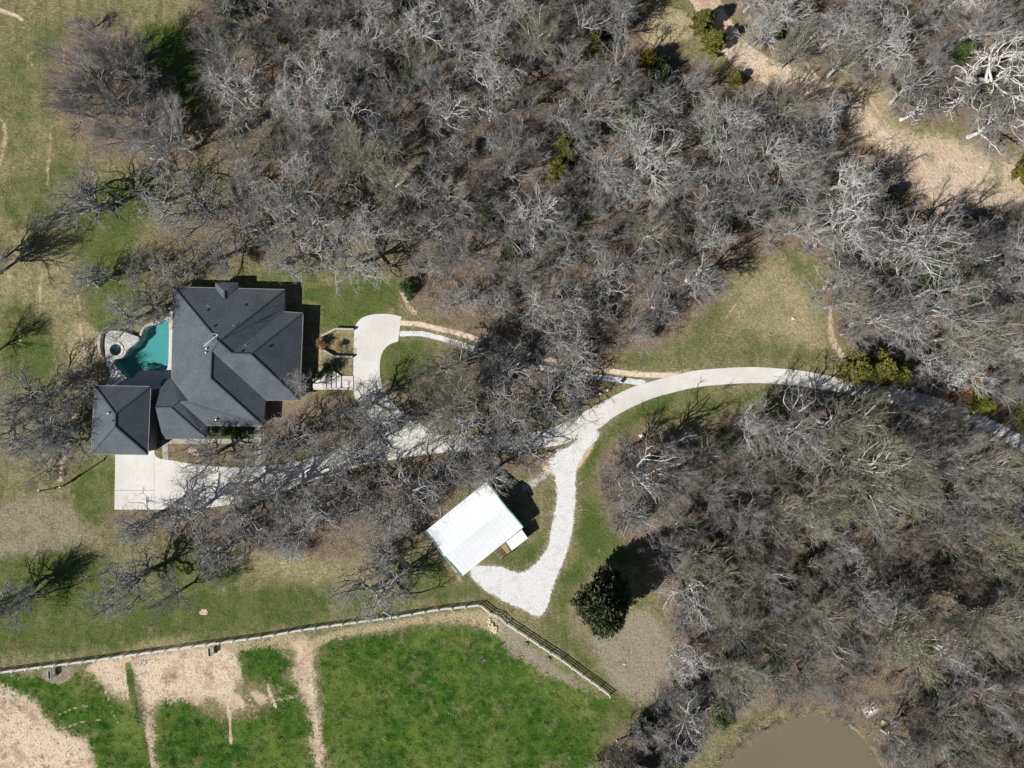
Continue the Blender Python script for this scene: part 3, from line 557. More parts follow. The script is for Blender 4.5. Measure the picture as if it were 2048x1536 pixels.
for a, b in gut:
    d_ = (b-a).normalized(); nrm = Vector((d_.y, -d_.x, 0)); cen = v3['P1'];
    if (nrm.dot((a+b)/2-cen)) < 0: nrm = -nrm
    o = MB().bar(a+nrm*.06-Vector((0, 0, .06)), b+nrm*.06-Vector((0, 0, .06)), .11, .11).build('gutter', M['fascia'], roof_o); o.location = (0, 0, 0)
def inset(a, cen, d): return a
# walls
wall_pts = [(v3['A'], (1, -1)), (v3['B'], (-1, -1)), (v3['Cc'], (-1, -1)), (v3['Dd'], (-1, -1)), (v3['E'], (-1, 1)), (v3['F'], (-1, 1)), (v3['G'], (-1, 1)), (v3['H'], (-1, 1)), (v3['I'], (-1, 1)), (J0, (1, 1)), (L0, (1, -1)), (v3['L'], (1, -1))]
wl = [(p.x+sx*.45, p.y+sy*.45) for p, (sx, sy) in wall_pts]
rel(MB().prism(wl, 0, EV-.22).build('wall', M['brick'], house), house)
rel(MB().prism([(p.x, p.y) for p in (P(432, 567, EV), P(475, 567, EV), P(475, 585, EV), P(432, 585, EV))], 0, EV).build('bay_wall', M['stucco'], house), house)
def window(parent, root, x, y, rz, w=1.4, h=1.3, z=1.4):
    fr = MB().box((0, 0, 0), (w, .12, h)).build('window', M['white'], parent); fr.location = Vector((x, y, z))-Vector(root.location); fr.rotation_euler = (0, 0, rz)
    g = MB().box((0, -.02, 0), (w-.16, .12, h-.16)).build('pane', M['glass'], fr); return fr
exw = v3['Dd'].x-.45
for yy in (v3['Dd'].y-2.5, v3['Dd'].y-6, v3['Dd'].y-11.5, v3['Dd'].y-14.5): window(house, house, exw+.03, yy, R(90))
o = MB().box((0, 0, 0), (1.2, .14, 2.15)).build('front_door', simple('door_paint', (.10, .04, .03, 1), (.14, .06, .04, 1), 2, .4), house); o.location = Vector((exw+.04, P(0, 765).y, 1.12))-Vector(house.location); o.rotation_euler = (0, 0, R(90))
k_ = MB().ball((.45, -.1, 0), .05).build('handle', M['metal'], o)
for uu in (385, 500, 540): 
    p = P(uu, 574, EV); window(house, house, p.x, v3['A'].y-.46, 0)
for uu in (440, 480):
    p = P(uu, 851, EV); window(house, house, p.x, v3['G'].y+.43, 0)
for vv in (600, 660, 710): window(house, house, v3['A'].x+.42, P(0, vv, EV).y, R(90), 1.8, 1.6)
# vents and pipes on the roofs
def zroof(u, v, faces_):
    # find roof height under image position by scanning height along the sight line
    for h in np.arange(9.5, 2.3, -.05):
        p = P(u, v, h)
        for fc in faces_:
            if inpoly(np.array([p.x]), np.array([p.y]), [(q.x, q.y) for q in fc])[0]:
                a, b, c_ = fc[0], fc[1], fc[2]; n_ = (b-a).cross(c_-a)
                if abs(n_.z) < 1e-6: continue
                z = a.z-((p.x-a.x)*n_.x+(p.y-a.y)*n_.y)/n_.z
                if z >= h: return Vector((p.x, p.y, z))
    return P(u, v, 4)
hf = [[v3[k] for k in fc] for fc in faces]
def pipe(u, v, parent, root, fs, h=.5):
    p = zroof(u, v, fs); o = MB().cyl((0, 0, -.2), (0, 0, h), .05).cyl((0, 0, -.1), (0, 0, .08), .12, .07).build('vent_pipe', M['white'], parent); o.location = p-Vector(root.location)
def turbine(u, v, parent, root, fs):
    p = zroof(u, v, fs); o = MB().cyl((0, 0, -.3), (0, 0, .25), .15).ball((0, 0, .42), .22, (1, 1, .85)).build('turbine_vent', M['metal'], parent, True); o.location = p-Vector(root.location)
def boxvent(u, v, parent, root, fs):
    p = zroof(u, v, fs); o = MB().box((0, 0, .08), (.32, .32, .22)).build('roof_vent', M['black'], parent); o.location = p-Vector(root.location)
for u, v in ((418, 612), (468.7, 651.5), (492, 690)): pipe(u, v, house, house, hf)
for u, v in ((414.7, 697), (413.9, 705), (434, 839)): turbine(u, v, house, house, hf)
for u, v in ((428.8, 653), (490.8, 610.6), (414.7, 621), (538, 693.7), (483.6, 703)): boxvent(u, v, house, house, hf)
# TV antenna on a mast
mp = v3['P1']; az = math.atan2(.64, .77)
ant = MB().cyl((0, 0, -.3), (0, 0, 3.6), .035).build('antenna_mast', M['metal'], house); ant.location = mp-Vector(house.location)
bd = Vector((math.cos(R(40)), math.sin(R(40)), 0)); pd = Vector((-bd.y, bd.x, 0)); tp = Vector((0, 0, 3.5))
b_ = MB().bar(tp-bd*1.7, tp+bd*1.7, .06, .06)
for k in range(5): b_.bar(tp+bd*(-1.4+k*.35)-pd*(.55-.06*k), tp+bd*(-1.4+k*.35)+pd*(.55-.06*k), .025, .025)
b_.bar(tp+bd*1.65, tp+bd*.9+pd*.9, .05, .05).bar(tp+bd*1.65, tp+bd*1.1-pd*.3, .04, .04); b_.build('antenna_boom', M['white'], ant)

# garage
GH = 4.6
gar = empty('garage', P(250, 840)); tag(gar, 'tall hip-roofed garage at the left end of the concrete apron', 'garage')
g = [P(189, 771.7, GH), P(301, 773.3, GH), P(295, 909, GH), P(182.6, 907.5, GH)]; q1 = P(230.6, 828, GH+2.8); q2 = P(230, 853, GH+2.8)
gf = [[g[0], g[1], q1], [g[1], g[2], q2, q1], [g[2], g[3], q2], [g[3], g[0], q1, q2]]
b_ = MB()
for f_ in gf: b_.face(f_)
for a, b in zip(g, g[1:]+g[:1]): b_.face([a, b, b-Vector((0, 0, .22)), a-Vector((0, 0, .22))])
b_.face([p-Vector((0, 0, .22)) for p in g])
gro = rel(b_.build('roof', M['shingle'], gar), gar)
along(gro, gar, 'ridge_cap', [(g[0], q1), (g[1], q1), (g[2], q2), (g[3], q2), (q1, q2)], M['ridge'])
for a, b in zip(g, g[1:]+g[:1]):
    d_ = (b-a).normalized(); nrm = Vector((d_.y, -d_.x, 0)); nrm = nrm if nrm.dot((a+b)/2-q1) > 0 else -nrm
    o = MB().bar(a+nrm*.06-Vector((0, 0, .06)), b+nrm*.06-Vector((0, 0, .06)), .11, .11).build('gutter', M['fascia'], gro); o.location = (0, 0, 0)
gw = [(g[0].x+.5, g[0].y-.5), (g[1].x-.5, g[1].y-.5), (g[2].x-.5, g[2].y+.5), (g[3].x+.5, g[3].y+.5)]
rel(MB().prism(gw, 0, GH-.22).build('wall', M['stucco'], gar), gar)
window(gar, gar, g[2].x-.46, g[2].y+2.4, R(90), .9, 1.3, 3.3); window(gar, gar, g[1].x-.46, g[1].y-3, R(90), .9, 1.2, 3.4)
for k in (0, 1):
    o = MB().box((0, 0, 0), (3.4, .12, 2.3)).build('garage_door', M['white'], gar); o.location = Vector((gw[3][0]+3+k*4.6, gw[3][1]-.04, 1.17))-Vector(gar.location)
    for j in range(3): MB().box((0, -.07, -.7+j*.6), (3.3, .03, .03)).build('seam', M['fascia'], o)
turbine(219, 826, gar, gar, gf); boxvent(226, 841.5, gar, gar, gf)
# small step and stone at garage corner
# ------------------------------------------------------------------ barn
barn = empty('barn', P(950, 1060)); tag(barn, 'barn with a bright white ribbed metal roof and green trim', 'barn')
Wc, Nc, Ec, Sc = P(852.7, 1062.5, 3.1), P(973.5, 965.2, 3.1), P(1045.6, 1056.5, 3.1), P(921.6, 1153.4, 3.1)
ax = (Nc-Wc); LA = ax.length; ax = ax.normalized(); bx = Vector((ax.y, -ax.x, 0)); LB = (Sc-Wc).dot(bx)
M['roofwhite'] = simple('white_metal_roof', (.74, .75, .76, 1), (.69, .70, .71, 1), .3, .4)
M['green'] = simple('green_trim', (.10, .21, .18, 1), (.14, .26, .22, 1), 2, .5)
prof = [(0, 3.0), (LB*.34, 3.5), (LB*.34, 4.0), (LB*.5, 4.4), (LB*.66, 4.0), (LB*.66, 3.5), (LB, 3.0)]
def BP(a, b, z): q = Wc+ax*a+bx*b; return Vector((q.x, q.y, z))
ws = MB().prism([BP(.15, .2, 0), BP(LA-.15, .2, 0), BP(LA-.15, LB-.2, 0), BP(.15, LB-.2, 0)], 0, 2.95)
rel(ws.build('wall', simple('barn_siding', C(120, 150, 145), C(100, 130, 126), 1, .6), barn), barn)
for a in (.15, LA-.15):                     # gable ends
    b_ = MB(); ring_ = [BP(a, min(max(b, .2), LB-.2), z-.05) for b, z in prof]+[BP(a, LB-.2, 2.95), BP(a, .2, 2.95)]; b_.face(ring_); rel(b_.build('gable', M['green'], barn), barn)
NP = 16; pwid = LA/NP
def panel_mesh(name, run, rise):
    L = math.hypot(run, rise); b = MB(); b.box((pwid/2, L/2, 0), (pwid-.015, L, .03))
    for k in range(3): b.box((pwid*(k+.5)/3, L/2, .025), (.05, L, .045))
    me = D.meshes.new(name); b.bm.to_mesh(me); b.bm.free(); me.materials.append(M['roofwhite']); return me
slopes = [(-.15, 2.98, LB*.345, 3.51), (LB*.33, 3.98, LB*.5, 4.41), (LB*.67, 3.98, LB*.5, 4.41), (LB+.15, 2.98, LB*.655, 3.51)]
for b0, z0, b1, z1 in slopes:
    me = panel_mesh('roof_panel', abs(b1-b0), z1-z0); sgn = 1 if b1 > b0 else -1
    for k in range(NP):
        o = link('roof_panel', me, barn); x_ = ax if sgn > 0 else -ax
        y_ = (bx*(b1-b0)+Vector((0, 0, z1-z0))).normalized(); z_ = x_.cross(y_); 
        if z_.z < 0: x_ = -x_; z_ = x_.cross(y_)
        a0 = k*pwid if x_.dot(ax) > 0 else (k+1)*pwid
        mt = Matrix((x_, y_, z_)).transposed().to_4x4(); mt.translation = BP(a0, b0, z0)-Vector(barn.location); o.matrix_local = mt
for b0 in (LB*.34, LB*.66):
    b_ = MB().bar(BP(0.1, b0, 3.73), BP(LA-.1, b0, 3.73), .04, .5); rel(b_.build('clerestory', M['green'], barn), barn)
rel(MB().bar(BP(-.1, LB*.5, 4.46), BP(LA+.1, LB*.5, 4.46), .5, .04).build('ridge_cap', M['roofwhite'], barn), barn)
for a in (-.12, LA+.12):
    b_ = MB()
    for (p0, z0), (p1, z1) in zip(prof, prof[1:]): b_.bar(BP(a, p0, z0+.02), BP(a, p1, z1+.02), .22, .2)
    rel(b_.build('rake_trim', M['green'], barn), barn)
# lean-to at the right corner
lt = [P(1043.5, 1059.3, 2.5), P(1055.7, 1076.4, 2.2), P(1024, 1101, 2.2), P(1012, 1083.8, 2.5)]
rel(MB().face(lt).face([p-Vector((0, 0, .06)) for p in lt]).build('lean_to_roof', M['roofwhite'], barn), barn)
b_ = MB()
for p in lt: b_.cyl((p.x, p.y, 0), (p.x, p.y, p.z-.06), .07)
b_.bar(lt[1]-Vector((0, 0, 1.2)), lt[2]-Vector((0, 0, 1.2)), .04, 2.0); b_.bar(lt[0]-Vector((0, 0, 1.2)), lt[1]-Vector((0, 0, 1.2)), .04, 2.0)
rel(b_.build('lean_to_wall', M['green'], barn), barn)
M['oldwood'] = simple('weathered_wood', (.30, .25, .20, 1), (.42, .37, .31, 1), 3, .9)
pen = empty('stock_pen', P(1005, 1105)); tag(pen, 'small weathered board pen behind the white barn lean-to', 'pen')
pp = [P(993, 1097), P(989, 1103), P(1003.5, 1118.5), P(1023, 1104)]
pcor = [P(988.5, 1100.5), P(1003.7, 1118), P(1023, 1103.5)]
for a, b in zip(pcor, pcor[1:]):
    m = 3
    for i in range(m+1): rel(MB().box((a+(b-a)*i/m)+Vector((0, 0, .55)), (.12, .12, 1.1)).build('post', M['oldwood'], pen), pen)
    for z in (.4, .75, 1.05): rel(MB().bar(a+Vector((0, 0, z)), b+Vector((0, 0, z)), .04, .14).build('board', M['oldwood'], pen), pen)
rel(MB().prism(W([(990, 1100), (1003.5, 1116), (1021, 1103), (1010, 1086)]), -.02, .015).build('pen_floor', simple('pen_dirt', C(190, 168, 130), C(150, 126, 94), 2, .9, .5, 6), pen), pen)

# ------------------------------------------------------------------ pond
o = MB().face([(x, y, -.22) for x, y in W(offset(POND, 3))]).build('pond_water', None) if False else None
t = NT('pond_water'); t.b.inputs['Roughness'].default_value = .12; t.b.inputs['Specular IOR Level'].default_value = .5
t.bump(t.noise(1.5, 2), .03, .05); pm = t.out(t.mix(t.rng(t.noise(.05, 3), .3, .7), C(128, 118, 96), C(118, 108, 88)))
o = MB().face([(x, y, -.2) for x, y in W([tuple(q) for q in offset(POND, 4)])]).build('pond_water', pm); tag(o, 'still brown water of the pond at the bottom edge', kind='structure')

# ------------------------------------------------------------------ board fence
M['fence'] = simple('fence_paint', (.82, .82, .80, 1), (.74, .74, .72, 1), 3, .6)
FH = 1.25
def lerp_line(line, step):
    a = np.array(line, float); s = np.r_[0, np.cumsum(np.hypot(*np.diff(a, axis=0).T))]; n = max(1, int(round(s[-1]/step))); t_ = np.linspace(0, s[-1], n+1)
    return [(float(np.interp(x, s, a[:, 0])), float(np.interp(x, s, a[:, 1]))) for x in t_]
post_me = None
def board_fence(pts, label, first=True):
    global post_me
    root = empty('board_fence', P(pts[0][0], pts[0][1], FH)*1); root.location.z = 0; tag(root, label, 'fence')
    w = [P(u, v, FH) for u, v in pts]
    if post_me is None:
        b = MB().box((0, 0, .66), (.14, .14, 1.32)).box((0, 0, 1.335), (.18, .18, .035)); post_me = D.meshes.new('post'); b.bm.to_mesh(post_me); b.bm.free(); post_me.materials.append(M['fence'])
    for p in w: link('post', post_me, root, Vector((p.x, p.y, 0))-Vector(root.location))
    rr_ = random.Random(int(pts[0][0]))
    for a, b in zip(w, w[1:]):
        for z in (.36, .74, 1.14):
            a2 = Vector((a.x, a.y, z+rr_.uniform(-.015, .015))); b2 = Vector((b.x, b.y, z+rr_.uniform(-.015, .015))); d_ = (b2-a2).normalized()
            nrm = Vector((-d_.y, d_.x, 0)); nrm = nrm if nrm.y > 0 else -nrm
            rel(MB().bar(a2+nrm*.09+d_*.006, b2+nrm*.09-d_*.006, .06, .17).build('rail', M['fence'], root), root)
    return root
fl = lerp_line([(-60, 1355), (0, 1347.5), (176, 1325), (352, 1300.5), (527, 1276.5), (600, 1263), (700, 1249), (800, 1235.5), (867, 1223), (958.7, 1213.4)], 27.6)
board_fence(fl, 'long white board fence running from the left edge to the corner below the barn')
board_fence([(958.7, 1213.4), (979, 1229)], 'short one-bay piece of white board fence between the fence corner and the gates')
board_fence([(1012.6, 1251), (1034.5, 1265), (1055.6, 1279), (1079, 1294.7), (1100.7, 1309), (1122.5, 1323), (1143.5, 1338.4), (1166, 1355), (1182.6, 1366.7), (1200, 1379.4), (1220, 1395)], 'white board fence slanting down right from the gates to its loose end')
def gate(a, b, label):
    root = empty('field_gate', P(*a, FH)); root.location.z = 0; tag(root, label, 'gate', 'pair of white gates'); A = P(*a, FH); B = P(*b, FH); d_ = (B-A); A2 = A+d_*.03; B2 = A+d_*.96
    z = lambda p, h: Vector((p.x, p.y, h))
    for h in (.2, .72, 1.22): rel(MB().bar(z(A2, h), z(B2, h), .05, .11).build('rail', M['fence'], root), root)
    for p in (A2, B2): rel(MB().bar(z(p, .15), z(p, 1.28), .07, .09).build('stile', M['fence'], root), root)
    rel(MB().bar(z(A2, .2)+Vector((0, .05, 0)), z(B2, 1.22)+Vector((0, .05, 0)), .03, .09).build('brace', M['fence'], root), root)
    rel(MB().bar(z(A2, 1.22)-Vector((0, .05, 0)), z(B2, .2)-Vector((0, .05, 0)), .03, .09).build('brace', M['fence'], root), root)
gate((979, 1229), (997.8, 1236.3), 'left one of the two cross-braced white gates near the rock pile'); gate((1012.6, 1251), (997.8, 1236.3), 'right one of the two cross-braced white gates near the rock pile')
# wire fences between the paddocks
def wire_fence(line, step, label):
    root = empty('wire_fence', P(*line[0])); tag(root, label, 'fence'); pts = [P(*p) for p in lerp_line(line, step)]
    for p in pts: rel(MB().box((p.x, p.y, .65), (.05, .05, 1.3)).build('post', M['darkmetal'], root), root)
    for z in (.3, .6, .9, 1.2):
        b_ = MB()
        for a, b in zip(pts, pts[1:]): b_.bar(a+Vector((0, 0, z)), b+Vector((0, 0, z)), .008, .008)
        rel(b_.build('wire', M['darkmetal'], root), root)
M['darkmetal'] = simple('dark_metal', (.06, .07, .06, 1), (.1, .1, .09, 1), 3, .6)
wire_fence([(262, 1322), (274, 1380), (290, 1450), (306, 1560)], 35, 'thin wire fence between the left and middle paddocks')
wire_fence([(617, 1268), (624, 1320), (634, 1400), (641, 1470), (648, 1560)], 35, 'thin wire fence between the middle and right paddocks')

# ------------------------------------------------------------------ small things
def hay_rack(u, v, rz, label):
    root = empty('hay_rack', P(u, v), rz); tag(root, label, 'hay rack', 'grey hay racks against the white fence')
    for x in (-.3, .3):
        for y in (-.8, .8): MB().box((x, y, .6), (.07, .07, 1.2)).build('leg', M['greywood'], root)
    MB().box((0, 0, .95), (.5, 1.55, .12)).build('tray', M['darkmetal'], root)
    for x in (-.28, .28): MB().bar((x, -.85, 1.15), (x, .85, 1.15), .07, .22).build('side_board', M['greywood'], root)
    for y in (-.82, .82): MB().bar((-.25, y, 1.15), (.25, y, 1.15), .05, .22).build('end_board', M['greywood'], root)
    for k in range(4): MB().bar((.3, -.6+k*.4, .2), (.3, -.6+k*.4, 1.05), .05, .03).build('slat', M['greywood'], root)
    MB().box((.62, 0, .1), (.5, 1.3, .2)).build('trough', M['darkmetal'], root)
M['greywood'] = simple('grey_wood', (.40, .40, .41, 1), (.54, .54, .55, 1), 3, .85)
hay_rack(106.5, 1345, R(5), 'grey hay rack on the bare round patch by the fence near the left edge'); hay_rack(424, 1300, R(5), 'grey hay rack by the fence at the top of the middle paddock')
def feeder(u, v, rz, label):
    root = empty('wooden_feeder', P(u, v), rz); tag(root, label, 'feeder')
    MB().box((0, 0, .3), (.55, 1.0, .06)).build('tray_floor', M['brownwood'], root)
    for x in (-.28, .28): MB().box((x, 0, .38), (.05, 1.0, .25)).build('side_board', M['brownwood'], root)
    for x in (-.2, .2):
        for y in (-.4, .4): MB().box((x, y, .14), (.08, .08, .28)).build('leg', M['brownwood'], root)
M['brownwood'] = simple('brown_wood', (.16, .11, .09, 1), (.26, .20, .17, 1), 4, .85)
feeder(1051, 1289, R(-30), 'small brown wooden feeder below the slanting white fence, nearer the gates'); feeder(1095, 1319, R(-35), 'small dark brown feeder below the middle of the slanting white fence')
# rock pile by the gates, boulders
M['rock'] = simple('limestone_rock', C(240, 222, 196), C(212, 190, 160), 2, .9, .5, 6, obj=True)
rg = random.Random(4); rp = empty('rock_pile', P(985, 1253)); tag(rp, 'heap of pale yellow rocks just below the gates', 'rocks')
for k in range(34):
    a = rg.random()*6.28; r_ = math.sqrt(rg.random()); u = 984.5+r_*(math.cos(a)*9+math.sin(a)*7); v = 1252+r_*(math.sin(a)*16)*.9+math.cos(a)*2
    o = MB().ball((0, 0, 0), rg.uniform(.17, .30), (1, rg.uniform(.7, 1), .6), 1, .04, rg).build('rock', M['rock'], rp); o.location = P(u, v)+Vector((0, 0, .1+.2*(1-r_)))-Vector(rp.location)
rp2 = empty('rubble_heap', P(288, 1323)); tag(rp2, 'small heap of whitish rubble at the top of the left wire fence', 'rocks')
for k in range(26):
    o = MB().ball((0, 0, 0), rg.uniform(.10, .2), (1, .8, .6), 1, .03, rg).build('rock', M['gravel'], rp2); o.location = Vector((rg.gauss(0, .75), rg.gauss(0, .5), .06))
for k, (u, v, s_, lb) in enumerate([(1283, 871, .55, 'white boulder on the lawn edge right of the concrete drive'), (1201, 787, .3, 'small pale rock beside the flagpole'), (1586, 637, .35, 'small pale rock in the tan grass of the right meadow'), (1766, 1443, .5, 'pale boulder near the white chairs by the pond'), (1249, 1328, .25, 'small pale stone in the grey bare patch right of the slanting fence'), (1962, 334, .3, 'pale stone in the upper right clearing')]):
    b_ = MB().ball((0, 0, s_*.3), s_, (1, .8, .6), 2, s_*.12, rg); o = b_.build('boulder', M['rock']); o.location = P(u, v); tag(o, lb, 'rock')
# utility pole
pole = empty('utility_pole', P(129, 971)); tag(pole, 'dark wooden utility pole standing left of the concrete apron', 'pole')
M['creosote'] = simple('creosote_wood', (.05, .04, .03, 1), (.10, .08, .06, 1), 3, .8)
MB().cyl((0, 0, 0), (0, 0, 7.6), .16, .11, 12).build('shaft', M['creosote'], pole)
MB().box((.22, .1, 1.6), (.28, .5, .8)).build('meter_box', M['metal'], pole); MB().box((-.2, -.1, 2.9), (.3, .42, .7)).build('switch_box', M['darkmetal'], pole)
MB().cyl((.15, 0, 0), (.15, 0, 5.8), .05).build('conduit', M['metal'], pole); MB().cyl((0, .22, 7.3), (0, .22, 7.9), .1, .1).build('insulator', M['metal'], pole); MB().bar((0, -.35, 7.35), (0, .35, 7.35), .08, .1).build('bracket', M['creosote'], pole)
# flag
fp = empty('flagpole', P(1206.5, 783.5)); tag(fp, 'short pole with a red and white flag left of the concrete drive', 'flagpole')
MB().cyl((0, 0, 0), (0, 0, 4.0), .035, .025, 8).ball((0, 0, 4.03), .05).build('pole', M['metal'], fp)
M['red'] = simple('red_cloth', (.62, .03, .02, 1), (.5, .02, .02, 1), 2, .7); M['navy'] = simple('maroon_cloth', (.06, .01, .02, 1), (.09, .015, .03, 1), 2, .7)
fo = empty('x', (0, 0, 0)); D.objects.remove(fo)
def flagstrip(x0, x1, mat, nm):
    b_ = MB(); n_ = 6
    for i in range(n_):
        a = x0+(x1-x0)*i/n_; b = x0+(x1-x0)*(i+1)/n_; f_ = lambda x: .16*math.sin(x*5.5)
        for s_ in (0, .012): b_.face([(a, f_(a)+s_, 3.0-.25*a), (b, f_(b)+s_, 3.0-.25*b), (b, f_(b)+s_+.28, 3.85-.3*b), (a, f_(a)+s_+.28, 3.85-.3*a)])
    b_.build(nm, mat, fp)
flagstrip(.03, .5, M['white'], 'white_panel'); flagstrip(.5, .72, M['navy'], 'dark_panel'); flagstrip(.72, 1.3, M['red'], 'red_panel')
# chairs by the pond
def lawn_chair(u, v, rz, label):
    root = empty('lawn_chair', P(u, v), rz); tag(root, label, 'chair')
    for k in range(4): MB().box((-.21+k*.14, .02, .38), (.12, .5, .03)).build('seat_slat', M['white'], root)
    for k in range(5): MB().bar((-.24+k*.12, -.22, .36), (-.28+k*.14, -.62, 1.0-.03*abs(k-2)), .11, .025).build('back_slat', M['white'], root)
    for x in (-.34, .34):
        MB().box((x, .0, .6), (.13, .72, .03)).build('armrest', M['white'], root)
        MB().box((x, .28, .29), (.05, .09, .58)).build('leg', M['white'], root); MB().box((x, -.25, .29), (.05, .09, .58)).build('leg', M['white'], root)
pl = empty('wooden_platform', P(1741, 1420)); tag(pl, 'small weathered wooden platform under the white chairs by the pond', 'platform')
for k in range(11): 
    o = MB().box((0, 0, .08), (3.0, .17, .04)).build('plank', M['oldwood'], pl); o.rotation_euler = (0, 0, R(32)); o.location = Vector((-math.sin(R(32)), math.cos(R(32)), 0))*(k-5)*.19
lawn_chair(1744, 1415, R(-62), 'upper right white lawn chair on the platform by the pond'); lawn_chair(1733, 1423, R(-50), 'lower left white lawn chair on the platform by the pond')
tb = empty('side_table', P(1738.5, 1421.5)); tb.location.z = .1; tag(tb, 'small round white table between the two lawn chairs', 'table')
MB().cyl((0, 0, .48), (0, 0, .52), .26, .26, 20).build('tabletop', M['white'], tb); MB().cyl((0, 0, 0), (0, 0, .48), .04).build('leg', M['white'], tb)
for u, v, lb in ((2022, 527.5, 'upper one of two white barrels by the track at the right edge'), (2031.5, 535, 'lower one of two white barrels by the track at the right edge')):
    r_ = empty('barrel', P(u, v)); tag(r_, lb, 'barrel'); MB().cyl((0, 0, 0), (0, 0, .85), .29, .29, 18).build('body', M['white'], r_); MB().cyl((0, 0, .85), (0, 0, .9), .3, .27, 18).build('lid', M['greywood'], r_)

# ------------------------------------------------------------------ trees
UP = np.array([0, 0, 1.0])
def nrmz(a): return a/(np.linalg.norm(a, axis=-1, keepdims=True)+1e-9)
def grow_level(rs, S, Dv, Ln, K, wig, trop):
    N = len(S); pts = np.zeros((N, K+1, 3)); pts[:, 0] = S; d = nrmz(Dv.copy())
    for k in range(K):
        d = nrmz(d+rs.normal(0, wig, (N, 3))+UP*trop); pts[:, k+1] = pts[:, k]+d*(Ln[:, None]/K)
    return pts
def spawn(rs, pts, rad, n, t0, t1, amin, amax, flat=0.0):
    N, K1, _ = pts.shape; pi = np.repeat(np.arange(N), n); t_ = (rs.uniform(0, 1, N*n)*(t1-t0)+t0)*(K1-1); i0 = np.minimum(t_.astype(int), K1-2); fr = (t_-i0)[:, None]
    a = pts[pi, i0]; b = pts[pi, i0+1]; pos = a+(b-a)*fr; tan = nrmz(b-a); rv = rs.normal(0, 1, (N*n, 3)); rv[:, 2] *= (1-flat); perp = nrmz(rv-tan*np.sum(rv*tan, 1, keepdims=True))
    ang = np.radians(rs.uniform(amin, amax, N*n))[:, None]; d = tan*np.cos(ang)+perp*np.sin(ang)
    return pos, d, t_/(K1-1), rad[pi, i0]
def tubes(pts, rad, sides):
    N, K1, _ = pts.shape; tan = np.zeros_like(pts); tan[:, 1:-1] = pts[:, 2:]-pts[:, :-2]; tan[:, 0] = pts[:, 1]-pts[:, 0]; tan[:, -1] = pts[:, -1]-pts[:, -2]; tan = nrmz(tan)
    ref = np.where(np.abs(tan[:, :1, 2:3]) > .9, np.array([1.0, 0, 0]), np.array([0, 0, 1.0])); u = nrmz(np.cross(tan, np.broadcast_to(ref, tan.shape))); w = np.cross(tan, u)
    an = np.linspace(0, 2*np.pi, sides, endpoint=False); ring = pts[:, :, None]+rad[:, :, None, None]*(u[:, :, None]*np.cos(an)[None, None, :, None]+w[:, :, None]*np.sin(an)[None, None, :, None])
    V = ring.reshape(-1, 3); base = (np.arange(N)*K1*sides)[:, None, None]+(np.arange(K1-1)*sides)[None, :, None]; s = np.arange(sides)[None, None, :]; s2 = (s+1) % sides
    F = np.stack([base+s, base+s2, base+s2+sides, base+s+sides], -1).reshape(-1, 4); return V, F
def merge(parts):
    Vs, Fs, o = [], [], 0
    for V, F in parts: Vs.append(V); Fs.append(F+o); o += len(V)
    return np.concatenate(Vs), np.concatenate(Fs)
